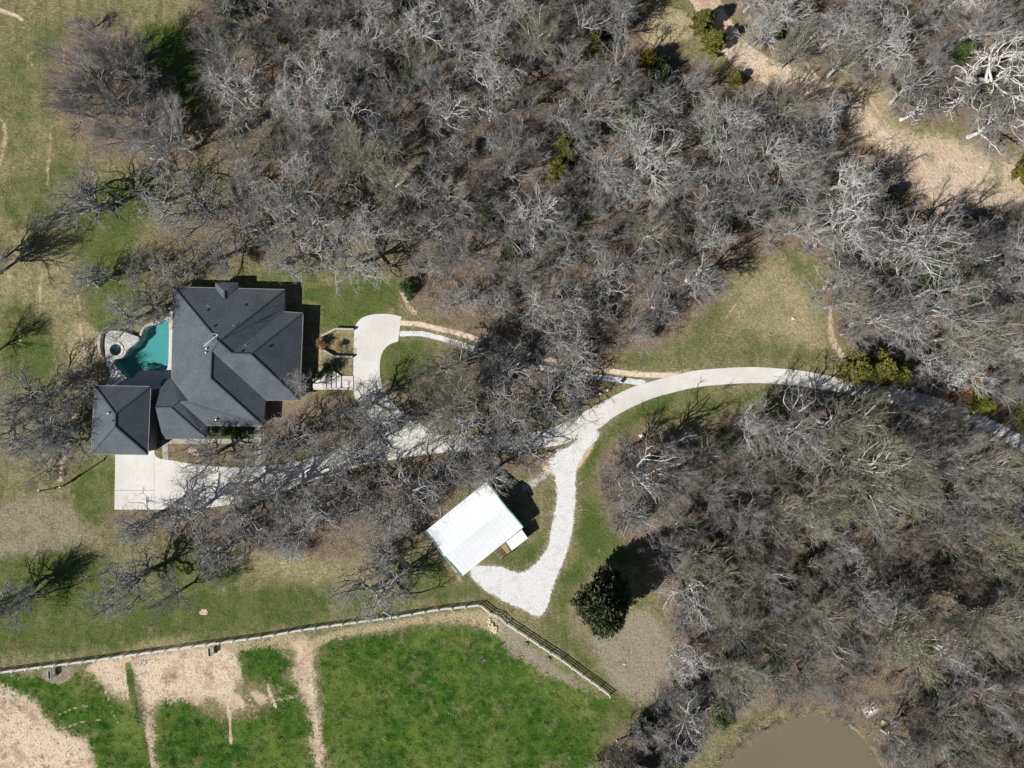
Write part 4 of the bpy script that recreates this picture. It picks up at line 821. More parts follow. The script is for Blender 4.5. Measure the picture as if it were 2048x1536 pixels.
def make_tree(seed, kind):
    """returns (trunk VF, crown VF, tip points, tip dirs) for a tree about 8 m tall with crown radius about 4 m"""
    rs = np.random.RandomState(seed)
    P_ = dict(oak=dict(th=2.3, tr=.24, nl=9, el=(18, 62), L1=4.0, w=(.10, .33, .36, .36, .34), tp=(.05, .07, .06, .05, .03), n=(4, 4, 4), L=(2.2, 1.25, .66), a=(30, 70), r=(.060, .026, .0092), fl=.35),
              pale=dict(th=2.6, tr=.22, nl=6, el=(35, 75), L1=4.2, w=(.10, .27, .30, .30, .28), tp=(.05, .09, .08, .06, .04), n=(5, 5, 5), L=(2.2, 1.2, .62), a=(25, 62), r=(.062, .026, .0095), fl=.3),
              elm=dict(th=2.2, tr=.18, nl=8, el=(42, 82), L1=4.8, w=(.06, .12, .13, .14, .15), tp=(.05, .05, .07, .07, .06), n=(5, 6, 6), L=(2.3, 1.25, .68), a=(16, 42), r=(.042, .018, .0085), fl=.1),
              brush=dict(th=.4, tr=.08, nl=7, el=(25, 80), L1=1.9, w=(.1, .22, .25, .25, .25), tp=(.05, .06, .05, .05, .05), n=(4, 4, 4), L=(1.0, .6, .35), a=(25, 60), r=(.028, .018, .011), fl=.1),
              dead=dict(th=2.6, tr=.26, nl=6, el=(20, 75), L1=4.2, w=(.12, .30, .3, .3, .3), tp=(.05, .03, .02, .0, .0), n=(5, 4, 3), L=(1.8, .8, .4), a=(30, 75), r=(.06, .03, .016), fl=.3))[kind]
    tk = grow_level(rs, np.zeros((1, 3)), np.array([[rs.normal(0, .12), rs.normal(0, .12), 1]]), np.array([P_['th']]), 5, P_['w'][0], P_['tp'][0])
    tr = np.linspace(P_['tr'], P_['tr']*.72, 6)[None]; tr[0, 0] *= 1.3
    nl = P_['nl']; az = np.linspace(0, 2*np.pi, nl, endpoint=False)+rs.uniform(-.32, .32, nl)+rs.uniform(0, 6); el = np.radians(rs.uniform(P_['el'][0], P_['el'][1], nl)); 
    if kind in ('elm',): el[0] = R(80)
    d1 = np.stack([np.cos(az)*np.cos(el), np.sin(az)*np.cos(el), np.sin(el)], 1); i_ = rs.choice([3, 4, 5, 5], nl); S1 = tk[0, i_]
    L1 = P_['L1']*rs.uniform(.72, 1.12, nl); l1 = grow_level(rs, S1, d1, L1, 9, P_['w'][1], P_['tp'][1]); r1_ = P_['tr']*.52*rs.uniform(.7, 1.05, nl)[:, None]*np.linspace(1, .28, 10)[None]
    # one fork partway along each limb
    pf, df, tf, rf = spawn(rs, l1, r1_, 2, .2, .6, 28, 55, P_['fl']); l1b = grow_level(rs, pf, df, P_['L1']*.7*rs.uniform(.6, 1.1, len(pf)), 8, P_['w'][1], P_['tp'][1]); r1b = rf[:, None]*.72*np.linspace(1, .3, 9)[None]
    parts_t = [tubes(tk, tr, 9), tubes(l1, r1_, 6), tubes(l1b, r1b, 5)]; par = [(l1, r1_), (l1b, r1b)]; crown = []; tips = None
    for lv in range(3):
        npar = []
        for (pp_, rr__) in par:
            n_ = P_['n'][lv]; 
            if lv == 0 and pp_.shape[1] == 9: n_ = max(2, n_-3)
            ps, ds, ts, rp_ = spawn(rs, pp_, rr__, n_, .22 if lv == 0 else .15, 1.0, P_['a'][0], P_['a'][1], P_['fl'] if lv < 2 else 0)
            Ls = P_['L'][lv]*(1.15-.5*ts)*rs.uniform(.55, 1.2, len(ps)); K = (6, 4, 2)[lv]
            q = grow_level(rs, ps, ds, Ls, K, P_['w'][2+min(lv, 2)], P_['tp'][2+min(lv, 2)]); r0 = np.minimum(P_['r'][lv]*rs.uniform(.7, 1.25, len(ps)), rp_*.85)
            rq = r0[:, None]*np.linspace(1, .4, K+1)[None]; npar.append((q, rq)); (parts_t if lv == 0 and False else crown).append(tubes(q, rq, (4, 3, 3)[lv]))
        par = npar
    tip = np.concatenate([q[:, -1] for q, _ in par]); tdir = np.concatenate([q[:, -1]-q[:, -2] for q, _ in par])
    return merge(parts_t), merge(crown), tip, nrmz(tdir)
def leaf_faces(rs, pos, dirs, n, size, spread, elong=1.6):
    N = len(pos); p = np.repeat(pos, n, 0)+rs.normal(0, spread, (N*n, 3)); d = nrmz(np.repeat(dirs, n, 0)+rs.normal(0, .6, (N*n, 3))); s = nrmz(np.cross(d, rs.normal(0, 1, (N*n, 3)))); sz = size*rs.uniform(.6, 1.3, N*n)[:, None]
    V = np.stack([p-s*sz*.5, p+s*sz*.5, p+d*sz*elong], 1).reshape(-1, 3); return V, np.arange(len(V)).reshape(-1, 3)
BASE_R = dict(darkelm=3.5, faded=1.4, oak=4.6, pale=4.6, elm=4.2, bud=4.2, sage=4.2, brush=2.0, greybrush=2.0, blossom=2.0, rust=2.0, greenbush=2.0, dead=4.6, cedar=3.2, cedar_dark=3.7, cedar_rust=3.2)
lib = {}
def add_kind(key, kind, seeds, tm, cm, leafm=None, nleaf=1, lsize=.07, spread=.05, keep=1.0):
    lib[key] = []; rads = []
    for sd in seeds:
        tv, cv, tip, td = make_tree(sd, kind); c0 = tip[:, :2].mean(0); rads.append(np.percentile(np.hypot(tip[:, 0]-c0[0], tip[:, 1]-c0[1]), 90))
        e = [('trunk', fast_mesh('trunk', *tv, tm, True)), ('crown', fast_mesh('crown', *cv, cm, True))]
        if leafm is not None:
            rs = np.random.RandomState(sd+99); k = rs.uniform(0, 1, len(tip)) < keep; e.append(('foliage', fast_mesh('foliage', *leaf_faces(rs, tip[k], td[k], nleaf, lsize, spread), leafm)))
        lib[key].append(e)
    BASE_R[key] = float(np.mean(rads)); print(key, round(BASE_R[key], 2), round(float(tip[:, 2].max()), 2), len(cv[1]))
add_kind('oak', 'oak', (11, 12, 13, 14, 15, 16), M['oak'], M['oaktwig'])
add_kind('pale', 'pale', (21, 22, 23, 24, 25, 26), M['pale'], M['paletwig'])
add_kind('elm', 'elm', (31, 32, 33, 34), M['oak'], M['twig'])
add_kind('bud', 'elm', (41, 42), M['pale'], M['olivetwig'], M['bud'], 1, .07, .05, .55)
add_kind('sage', 'elm', (51,), M['pale'], M['olivetwig'], M['sage'], 1, .05, .05, .3)
add_kind('darkelm', 'elm', (35, 36, 37), M['oak'], M['darktwig'])
add_kind('brush', 'brush', (61, 62, 63), M['brown'], M['brown'])
add_kind('greybrush', 'brush', (64, 65), M['oak'], M['twig'])
add_kind('blossom', 'brush', (71,), M['pale'], M['paletwig'], M['blossom'], 2, .09, .10)
add_kind('faded', 'brush', (75,), M['pale'], M['paletwig'], M['fadedleaf'], 2, .07, .12)
add_kind('rust', 'brush', (72,), M['oak'], M['brown'], M['rustleaf'], 3, .11, .09)
add_kind('greenbush', 'brush', (73, 74), M['darkbark'], M['brown'], M['greenleaf'], 7, .11, .10)
add_kind('dead', 'dead', (81, 82), M['dead'], M['dead'])
def make_cedar(seed, mat, tall=7.0, rad=3.0, lobe=.35, nb=90):
    """several overlapping sprays of small leaf faces round a trunk, uneven outline"""
    rs = np.random.RandomState(seed); N = 5200
    # branches
    hz = rs.uniform(.08, .97, nb); az = rs.uniform(0, 2*np.pi, nb); rr_ = rad*(1-hz)**.65*(.75+lobe*np.sin(az*3+seed)*.6+rs.uniform(0, lobe, nb)); S = np.stack([0*hz, 0*hz, hz*tall*.92], 1)
    dv = np.stack([np.cos(az), np.sin(az), np.full(nb, .45)], 1); q = grow_level(rs, S, dv, rr_*1.1, 6, .12, .05); rd = np.full((nb, 1), .05)*np.linspace(1, .3, 7)[None]
    ps, ds, ts, _ = spawn(rs, q, rd, 14, .3, 1.0, 20, 60, .2); q2 = grow_level(rs, ps, ds, (.75-.35*ts)*rs.uniform(.6, 1.2, len(ps))*rad/3, 3, .15, .12); r2_ = np.full((len(ps), 1), .014)*np.linspace(1, .5, 4)[None]
    pos = np.concatenate([q2[:, 1], q2[:, 2], q2[:, 3]]); dr = np.concatenate([q2[:, 1]-q2[:, 0], q2[:, 2]-q2[:, 1], q2[:, 3]-q2[:, 2]])
    fol = leaf_faces(rs, pos, nrmz(dr)+UP*.4, 7, .13*rad/3+.02, .11*rad/3, 1.9)
    tk = grow_level(rs, np.zeros((1, 3)), np.array([[0, 0, 1.0]]), np.array([tall*.95]), 5, .03, .1); return [('trunk', fast_mesh('trunk', *merge([tubes(tk, np.linspace(.2, .03, 6)[None], 8), tubes(q, rd, 4)]), M['darkbark'], True)), ('foliage', fast_mesh('foliage', *fol, mat))]
lib['cedar'] = [make_cedar(1, M['cedar']), make_cedar(2, M['cedar'])]
lib['cedar_dark'] = [make_cedar(3, M['cedar_dark'], 8.5, 3.9, .16, 170)]
lib['cedar_rust'] = [make_cedar(4, M['cedar_rust'])]
NAMES = dict(darkelm='elm_tree', faded='flowering_shrub', oak='oak_tree', pale='bare_tree', elm='elm_tree', bud='budding_tree', sage='budding_tree', brush='shrub', greybrush='shrub', blossom='flowering_shrub', rust='leafy_shrub', greenbush='evergreen_shrub', dead='dead_tree', cedar='cedar_tree', cedar_dark='cedar_tree', cedar_rust='cedar_tree')
LOOK = dict(darkelm='olive-brown bare tree', faded='pale faded shrub', oak='gnarled grey bare oak', pale='crooked pale bare tree', elm='fine-twigged bare tree', bud='yellow-green budding tree', sage='grey-green budding tree', brush='brown leafless shrub', greybrush='grey leafless shrub', blossom='white blossoming shrub',
            rust='rust-leaved shrub', greenbush='dark green shrub', dead='bleached dead tree', cedar='olive green cedar', cedar_dark='dark green cedar', cedar_rust='rusty orange cedar')
CATS = dict(darkelm='tree', faded='shrub', oak='tree', pale='tree', elm='tree', bud='tree', sage='tree', brush='shrub', greybrush='shrub', blossom='shrub', rust='shrub', greenbush='shrub', dead='dead tree', cedar='tree', cedar_dark='tree', cedar_rust='tree')
GRP = dict(darkelm='bare olive-brown trees', oak='bare oaks', pale='pale bare trees', elm='bare fine-twigged trees', bud='budding trees', sage='budding trees', brush='leafless shrubs', greybrush='leafless shrubs', greenbush='green shrubs under the trees', cedar='cedars', cedar_dark='cedars', cedar_rust='cedars', dead='dead trees')
def zone(u, v):
    if v > 1245 and u < 1230: return 'by the paddocks'
    if u > 1430 and v < 300 and (v < 120 or u > 1800 or v < (u-1430)*.9-60): return 'in the top right wood'
    if u > 1190 and v > 760+(max(0, u-1600)*.3): return 'in the lower right wood'
    if u > 1640: return 'in the right-hand wood'
    if u > 800 and v < 690: return 'in the upper wood'
    if v < 330: return 'in the upper left wood'
    if u < 800 and v < 620: return 'on the lawn above the house'
    if v < 880 and u > 620: return 'on the drive island'
    if u < 230: return 'left of the garage'
    if v < 920: return 'in front of the house'
    return 'below the driveway'
MARKS = [(1492, 388, 'the bleached log in the upper wood'), (1108, 395, 'the small dead tree'), (1296, 122, 'the rusty orange cedar'), (800, 640, 'the end of the circular drive'), (1415, 68, 'the twin cedars by the dirt track'), (1330, 60, 'the bare patch near the top'), (860, 240, 'the brown gap in the upper wood'), (1126, 320, 'the pale olive cedars'),
 (1570, 500, 'the top of the meadow'), (2026, 532, 'the white barrels'), (1748, 738, 'the cedar clump'), (1917, 750, 'the white blossoming shrub'), (450, 570, 'the house roof bay'), (470, 850, 'the bed below the house'), (250, 840, 'the garage'), (128, 972, 'the utility pole'), (1978, 130, 'the large dead tree'), (1640, 180, 'the dirt track junction'), (1880, 400, 'the upper right clearing'),
 (950, 1060, 'the white barn'), (1207, 1196, 'the lone dark cedar'), (1741, 1420, 'the white lawn chairs'), (1600, 1480, 'the brown pond'), (1283, 871, 'the white boulder'), (1206, 783, 'the flagpole'), (1390, 755, 'the bend of the drive'), (2048, 890, 'the drive at the right edge'), (290, 700, 'the pool'), (670, 760, 'the entrance steps'), (425, 1300, 'the middle hay rack'), (106, 1345, 'the left hay rack'),
 (0, 0, 'the top left corner'), (2048, 0, 'the top right corner'), (2048, 1536, 'the bottom right corner'), (0, 768, 'the left edge midpoint'), (2048, 1150, 'the green cedars at the right edge'), (640, 0, 'the top edge left of centre'), (1024, 0, 'the middle of the top edge'), (1220, 1400, 'the loose end of the slanting fence'), (1840, 1290, 'the big yellow-green crown'), (230, 150, 'the upper left grove'), (1004, 135, 'the small yellow cedar'), (700, 1000, 'the oaks below the drive'), (1330, 1250, 'the grey bare patch'), (985, 1253, 'the rock pile'), (1100, 650, 'the lane behind the island'), (1430, 640, 'the meadow left edge'), (320, 1020, 'the garage apron corner'), (578, 1112, 'the white shrub below the drive'), (480, 268, 'the thin white fallen branch')]
def auto_label(u, v, size, look):
    ms = sorted(MARKS, key=lambda m: math.hypot(u-m[0], v-m[1]))
    for m in ms[:9]:
        dx, dy = u-m[0], v-m[1]; d_ = math.hypot(dx, dy); a = math.degrees(math.atan2(-dy, dx)) % 360
        dr = ['right of', 'upper right of', 'above', 'upper left of', 'left of', 'lower left of', 'below', 'lower right of'][int((a+22.5)//45) % 8]
        ds = 'just' if d_ < 30 else 'close' if d_ < 85 else 'well' if d_ < 170 else 'far'
        for extra in ('', 'next to a twin, '):
            lb = f"{size} {look} {ds} {dr} {m[2]}" if not extra else None
            if lb and lb not in used: return lb
    return f"{size} {look} {ds} {dr} {m[2]}"
trs = random.Random(77); used = set(); TREES = []
def tree(u, v, r, key, label=None, hs=1.0, variant=None, tall=1.0, sq=None, rz=None):
    s = r*.1/BASE_R[key]; sz = s*hs*tall; hc = {'darkelm': 5.5, 'oak': 5, 'pale': 5.2, 'elm': 5.5, 'bud': 5.5, 'sage': 5.5}.get(key, 2.5)*sz
    b = P(u, v, hc); e = lib[key][variant if variant is not None else trs.randrange(len(lib[key]))]
    root = empty(NAMES[key], (b.x, b.y, Z0 if False else 0), trs.uniform(0, 6.28) if rz is None else rz)
    root.scale = (s*(sq[0] if sq else trs.uniform(.92, 1.08)), s*(sq[1] if sq else trs.uniform(.92, 1.08)), sz)
    for nm, me in e: link(nm, me, root)
    if label is None:
        size = 'large' if r > 62 else 'small' if r < 34 else 'medium'
        label = auto_label(u, v, size, LOOK[key])
    used.add(label); tag(root, label, CATS[key], GRP.get(key)); TREES.append((u, v, r)); return root
E_ = [(700, 905, 58, 'oak'), (850, 855, 58, 'oak'), (1030, 855, 60, 'oak'), (905, 935, 54, 'oak'), (770, 1040, 62, 'oak'), (560, 1085, 54, 'oak'), (360, 1035, 60, 'oak'), (650, 955, 56, 'oak'), (560, 515, 46, 'oak'), (410, 500, 54, 'oak'), (985, 695, 46, 'oak'), (480, 975, 50, 'oak'), (1742, 806, 44, 'darkelm'), (1822, 826, 50, 'elm'), (1886, 848, 48, 'darkelm'), (1935, 880, 44, 'elm'), (1780, 860, 50, 'darkelm'), (190, 175, 60, 'elm'), (130, 200, 56, 'elm'), (290, 170, 44, 'elm'), (200, 100, 58, 'elm'), (330, 225, 46, 'oak')]
# the big ones one can tell apart, from the photograph
for a in [
    (155, 150, 82, 'elm'), (235, 120, 70, 'elm'), (250, 215, 62, 'elm'), (150, 40, 24, 'pale'), (330, 270, 62, 'elm'), (215, 265, 46, 'elm'), (270, 275, 48, 'pale'),
    (150, 385, 78, 'oak'), (295, 372, 62, 'oak'), (-75, 530, 62, 'elm'), (-48, 500, 50, 'elm'), (-60, 700, 45, 'elm'), (150, 560, 52, 'oak'), (275, 520, 42, 'oak'), (330, 545, 40, 'oak'), (232, 630, 50, 'oak'), (300, 608, 42, 'oak'),
    (380, 400, 70, 'oak'), (460, 440, 78, 'oak'), (545, 395, 74, 'pale'), (600, 320, 58, 'pale'), (620, 470, 80, 'oak'), (700, 510, 74, 'oak'),   (740, 450, 62, 'pale'), (480, 350, 55, 'elm'), 
    (40, 790, 66, 'oak'), (85, 850, 64, 'oak'), (130, 800, 46, 'oak'), (45, 900, 56, 'oak'), (120, 890, 50, 'oak'), (150, 745, 34, 'oak'), (-30, 850, 60, 'oak'), (60, 950, 40, 'greybrush'),
    (5, 1200, 58, 'oak'), (-40, 1240, 60, 'elm'), (225, 1180, 74, 'oak'), (330, 1200, 50, 'elm'), (270, 1045, 62, 'oak'),  (410, 1120, 60, 'oak'), (455, 1040, 70, 'oak'), (530, 1010, 72, 'oak'),  (620, 1030, 70, 'oak'),
     (700, 1010, 70, 'oak'), (720, 1215, 80, 'oak'),   (760, 1115, 56, 'oak'), (820, 990, 70, 'oak'),   (975, 960, 46, 'pale'), (960, 925, 52, 'oak'),
    (395, 915, 56, 'oak'), (520, 900, 54, 'oak'), (590, 880, 62, 'oak'), (600, 775, 36, 'pale'),   (700, 830, 60, 'oak'),    (765, 860, 62, 'oak'), 
    (885, 735, 62, 'sage'), (940, 720, 60, 'oak'), (905, 800, 66, 'sage'),  (1010, 770, 74, 'oak'),   (935, 860, 66, 'oak'),  (1090, 790, 66, 'oak'), (1140, 750, 50, 'oak'), (1150, 690, 48, 'pale'),  (1060, 900, 50, 'oak'), (1160, 800, 34, 'oak'),
    (1340, 900, 46, 'oak'), (1290, 960, 70, 'pale'), (1370, 950, 50, 'elm'), (1250, 935, 40, 'greybrush'), (1480, 870, 38, 'brush'), (1900, 620, 82, 'pale'), (1760, 640, 66, 'pale'), (1700, 560, 60, 'pale'), (1850, 492, 78, 'pale'), (1965, 500, 64, 'pale'), (1700, 430, 78, 'pale'), (1630, 860, 80, 'pale'), (1560, 860, 60, 'elm'), (1700, 850, 74, 'sage'),
    (1475, 235, 64, 'pale'), (1550, 300, 72, 'pale'), (1620, 265, 62, 'oak'), (1575, 25, 54, 'pale'), (1690, 45, 60, 'pale'), (1790, 55, 66, 'pale'), (1848, 208, 46, 'pale'), (1990, 30, 60, 'elm'),
    (1840, 1290, 84, 'bud'), (1990, 1240, 66, 'sage'), (2020, 1120, 56, 'bud'), (1760, 950, 88, 'sage'), (1900, 930, 60, 'elm'), (1950, 1000, 60, 'elm'), (1480, 1360, 60, 'sage'), (1640, 1010, 66, 'sage'), (1440, 1180, 60, 'sage'), (1960, 1400, 70, 'elm'), (2000, 650, 50, 'sage'), (1400, 1120, 50, 'sage')]: E_.append(a)
for a in E_: tree(*a)
def T(*a, **k): return tree(*a, **k)
T(1204, 1200, 66, 'cedar_dark', 'large dark green cedar standing alone right of the gravel drive', tall=1.15, variant=0)
T(1710, 738, 38, 'cedar', 'left cedar of the dense olive clump at the end of the meadow above the drive', variant=0); T(1750, 738, 44, 'cedar', 'middle cedar of the dense olive clump above the drive', variant=1); T(1784, 746, 36, 'cedar', 'right, yellowest cedar of the dense clump above the drive', variant=0)
T(1955, 806, 30, 'cedar', 'olive cedar just above the drive near the right edge', variant=1)
for u, v, r, k in [(1402, 48, 30, 'cedar'), (1425, 88, 30, 'cedar'), (1296, 122, 26, 'cedar_rust'), (1186, 90, 26, 'cedar'), (1222, 60, 24, 'cedar_dark'), (1235, 195, 16, 'cedar'), (1126, 300, 34, 'cedar'), (1118, 345, 28, 'cedar'), (1158, 200, 20, 'cedar'), (1004, 135, 22, 'cedar_rust'), (770, 28, 20, 'cedar'), (792, 34, 16, 'cedar'), (866, 40, 18, 'cedar_dark'),
                   (1470, 160, 16, 'cedar'), (1590, 76, 22, 'cedar_dark'), (1560, 60, 20, 'cedar_dark'), (1810, 190, 22, 'cedar_dark'), (1770, 400, 22, 'cedar_dark'), (2045, 345, 26, 'cedar'), (1940, 545, 22, 'cedar_dark'), (2035, 1090, 40, 'cedar'), (2044, 1170, 34, 'cedar_dark'), (2046, 830, 28, 'cedar'), (1690, 530, 20, 'cedar_dark'), (1520, 895, 20, 'cedar'), (1245, 1045, 20, 'cedar'), (1380, 1430, 22, 'cedar_dark'), (1360, 1440, 16, 'cedar'), (1300, 665, 16, 'cedar'), (740, 20, 22, 'cedar_dark')]: T(u, v, r, k)
T(1917, 750, 28, 'blossom', 'white blossoming shrub right of the cedar clump above the drive'); T(1895, 712, 18, 'greenbush', 'green shrub just above the white blossoming shrub'); T(1972, 765, 26, 'rust', 'orange-brown leafy shrub beside the white blossoming shrub'); T(1940, 790, 18, 'rust', 'pale brown leafy shrub between the orange shrub and the drive')
T(578, 1112, 26, 'faded', 'pale fading blossom shrub among the oaks below the driveway'); T(1258, 30, 12, 'blossom', 'small white blossoming shrub by the bare patch in the upper wood'); T(640, 688, 11, 'rust', 'small rust-leaved sapling at the left corner of the octagonal wall'); T(678, 690, 8, 'rust', 'tiny rust-leaved sapling inside the octagonal wall')
for u in (425, 445, 468, 490): T(u, 866, 9, 'greenbush', f"small green foundation shrub in the bed below the house, {['first', 'second', 'third', 'last'][(425, 445, 468, 490).index(u)]} from left")
T(655, 738, 12, 'greenbush', 'low green shrub just above the entrance steps'); T(640, 752, 8, 'greenbush', 'low green shrub at the left end of the entrance steps')
T(1978, 130, 78, 'dead', 'large bleached dead tree with thick broken limbs near the top right corner', variant=0); T(1108, 395, 34, 'dead', 'small bleached dead tree lying open in the middle of the upper wood', variant=1); T(1180, 60, 20, 'dead')
# woods
def scatter(poly, dmin, keys, rmin, rmax, tries, clip=(-70, 2120, -70, 1600), treesdist=.72, rng_=None):
    a = np.array(poly); x0, x1, y0, y1 = max(a[:, 0].min(), clip[0]), min(a[:, 0].max(), clip[1]), max(a[:, 1].min(), clip[2]), min(a[:, 1].max(), clip[3]); pts = []
    for _ in range(tries):
        u = rng_.uniform(x0, x1); v = rng_.uniform(y0, y1)
        if any((u-p[0])**2+(v-p[1])**2 < dmin*dmin for p in pts): continue
        if any((u-p[0])**2+(v-p[1])**2 < ((p[2]*treesdist)**2 if treesdist else 0) for p in TREES0): continue
        pu_, pv_ = np.array([u]), np.array([v])
        if not inpoly(pu_, pv_, poly)[0]: continue
        k = rng_.choice(keys); r = rng_.uniform(rmin, rmax)
        if pdist(pu_, pv_, poly)[0] < r*.62 or math.hypot(u-1745, v-742) < 60: continue
        q = P(u, v, r*.1); bu, bv = np.array([q.x*10+1024]), np.array([768-q.y*10])
        if math.hypot(bu[0]-1745, bv[0]-1415) < 55 or math.hypot(u-1755, v-1425) < 60 or inpoly(bu, bv, DRIVE)[0] or pdist(bu, bv, DRIVE)[0] < 9 or inpoly(bu, bv, POND)[0] or pdist(bu, bv, POND)[0] < 6: continue
        if any(inpoly(pu_, pv_, h)[0] for h in HOLES): continue
        pts.append((u, v)); tree(u, v, r, k)
HOLES = [[(1300, 20), (1360, 10), (1400, 30), (1390, 60), (1330, 120), (1280, 100)], [(1410, 200), (1440, 170), (1370, 300), (1350, 270)], [(860, 190), (900, 240), (800, 290), (760, 250)], [(1880, -30), (1980, -30), (1970, 50), (1890, 60)], [(1480, 370), (1540, 370), (1540, 410), (1480, 410)], [(2000, 510), (2048, 500), (2070, 640), (1990, 590)], [(1700, 1390), (1790, 1390), (1800, 1470), (1720, 1450)], [(1090, 375), (1140, 370), (1140, 410), (1080, 410)]]
TREES0 = list(TREES); rw = random.Random(2024)
scatter(WOOD_N, 57, ['pale']*6+['elm']*5+['oak']*3+['sage']*1, 36, 64, 9000, rng_=rw)
scatter(WOOD_NE, 66, ['pale']*4+['elm']*2+['sage']*2, 34, 58, 2500, rng_=rw)
scatter(WOOD_SE, 54, ['pale']*2+['elm']*5+['darkelm']*9+['sage']*2+['oak']*2+['bud']*1, 36, 62, 6000, rng_=rw)
n_tall = len(TREES)
TREES0 = []
for wd in (WOOD_N, WOOD_SE, WOOD_NE):
    scatter(wd, 66, ['brush']*4+['greybrush']*4+['greenbush']*2+['cedar_dark'], 14, 30, 2600 if wd is not WOOD_NE else 700, treesdist=0, rng_=rw)
scatter([(130, 90), (330, 90), (400, 320), (230, 320)], 50, ['greybrush', 'brush'], 16, 26, 100, treesdist=0, rng_=rw)
print('trees', n_tall, 'all', len(TREES))
# ------------------------------------------------------------------ uncountable ground cover, scattered by geometry nodes
def scatter_stuff(name, label, pts, rots, scl, meshes, parent=None):
    me = D.meshes.new(name); me.vertices.add(len(pts)); me.vertices.foreach_set('co', np.asarray(pts, np.float32).ravel())
    for nm, ar in (('rz', rots), ('sc', scl)):
        a_ = me.attributes.new(nm, 'FLOAT', 'POINT'); a_.data.foreach_set('value', np.asarray(ar, np.float32))
    a_ = me.attributes.new('ix', 'INT', 'POINT'); a_.data.foreach_set('value', np.random.RandomState(9).randint(0, len(meshes), len(pts)).astype(np.int32))
    o = link(name, me); tag(o, label, kind='stuff')
    cl = D.collections.new(name+'_sources')
    for i, m_ in enumerate(meshes): cl.objects.link(D.objects.new(f'{name}_clump', m_))
    ng = D.node_groups.new(name, 'GeometryNodeTree'); ng.interface.new_socket('Geometry', in_out='INPUT', socket_type='NodeSocketGeometry'); ng.interface.new_socket('Geometry', in_out='OUTPUT', socket_type='NodeSocketGeometry')
    N = ng.nodes.new; L = ng.links.new; gi = N('NodeGroupInput'); go = N('NodeGroupOutput'); ip = N('GeometryNodeInstanceOnPoints'); ci = N('GeometryNodeCollectionInfo')
    ci.inputs['Collection'].default_value = cl; ci.inputs['Separate Children'].default_value = True; ci.inputs['Reset Children'].default_value = True
    def at(nm, ty='FLOAT'):
        n_ = N('GeometryNodeInputNamedAttribute'); n_.data_type = ty; n_.inputs['Name'].default_value = nm; return n_.outputs[0]
    cx = N('ShaderNodeCombineXYZ'); L(at('rz'), cx.inputs[2]); L(gi.outputs[0], ip.inputs['Points']); L(ci.outputs[0], ip.inputs['Instance']); ip.inputs['Pick Instance'].default_value = True
    L(at('ix', 'INT'), ip.inputs['Instance Index']); L(cx.outputs[0], ip.inputs['Rotation']); L(at('sc'), ip.inputs['Scale']); L(ip.outputs[0], go.inputs[0])
    md = o.modifiers.new('scatter', 'NODES'); md.node_group = ng; return o
gs = np.random.RandomState(31)
def sample(n, wfun):
    u = gs.uniform(-60, 2108, n); v = gs.uniform(-60, 1596, n); ix = np.clip(((u-1024)/10+112)/0.4, 0, 559); iy = np.clip(((768-v)/10+86)/0.4, 0, 429)
    j0 = np.searchsorted(gx, -112); i0 = np.searchsorted(gy, -86); g_ = {k: ch[k][i0+iy.astype(int), j0+ix.astype(int)] for k in ch}
    k = gs.uniform(0, 1, n) < wfun(u, v, g_); u, v = u[k], v[k]
    bad = inpoly(u, v, DRIVE_S) | inpoly(u, v, POND) | inpoly(u, v, POOL) | inpoly(u, v, PATIO) | inpoly(u, v, DECK) | inpoly(u, v, GRAVEL) | ((u > 300) & (u < 610) & (v > 560) & (v < 882)) | ((u > 183) & (u < 330) & (v > 765) & (v < 1019)) | ((u > 636) & (u < 707) & (v > 738) & (v < 779)) | inpoly(u, v, [(852, 1062), (973, 965), (1058, 1076), (922, 1154)])
    u, v = u[~bad], v[~bad]; return np.stack([(u-1024)*.1, (768-v)*.1, np.zeros(len(u))], 1), gs.uniform(0, 6.28, len(u)), len(u)
def blades(rs, n, rad, h, w, lean):
    p = rs.normal(0, rad, (n, 2)); a = rs.uniform(0, 6.28, n); d = np.stack([np.cos(a), np.sin(a), 0*a], 1); s_ = np.stack([-d[:, 1], d[:, 0], 0*a], 1); P0 = np.concatenate([p, np.zeros((n, 1))], 1); hh = (h*rs.uniform(.5, 1.2, n))[:, None]
    V = np.stack([P0-s_*w, P0+s_*w, P0+d*lean*hh+UP*hh], 1).reshape(-1, 3); return V, np.arange(3*n).reshape(-1, 3)
def flakes(rs, n, rad, size, h):
    p = rs.uniform(-rad, rad, (n, 3)); p[:, 2] = rs.uniform(.01, h, n); d = nrmz(rs.normal(0, 1, (n, 3))*[1, 1, .35]); s_ = nrmz(np.cross(d, nrmz(rs.normal(0, .4, (n, 3))+UP))); z_ = (size*rs.uniform(.5, 1.3, n))[:, None]
    V = np.stack([p-s_*z_*.5, p+d*z_, p+s_*z_*.5], 1).reshape(-1, 3); return V, np.arange(3*n).reshape(-1, 3)
def grassmat(name, a, b, c_=None):
    t = NT(name); k = t.mix(t.rng(t.noise(.5, 4), .35, .65), a, b); k = t.mix(t.rng(t.noise(3, 3), .5, .7), k, c_ or b); t.b.inputs['Specular IOR Level'].default_value = 0.05; return t.out(k)
gl = grassmat('lush_blades', C(50, 90, 30), C(84, 116, 44), C(56, 84, 36)); gd = grassmat('dry_blades', C(122, 120, 82), C(164, 152, 116), C(102, 108, 62)); gf = grassmat('dead_leaves', C(160, 138, 114), C(118, 102, 86), C(200, 182, 158)); gtw = M['brown']
sc = lambda n, a, b: gs.uniform(a, b, n)
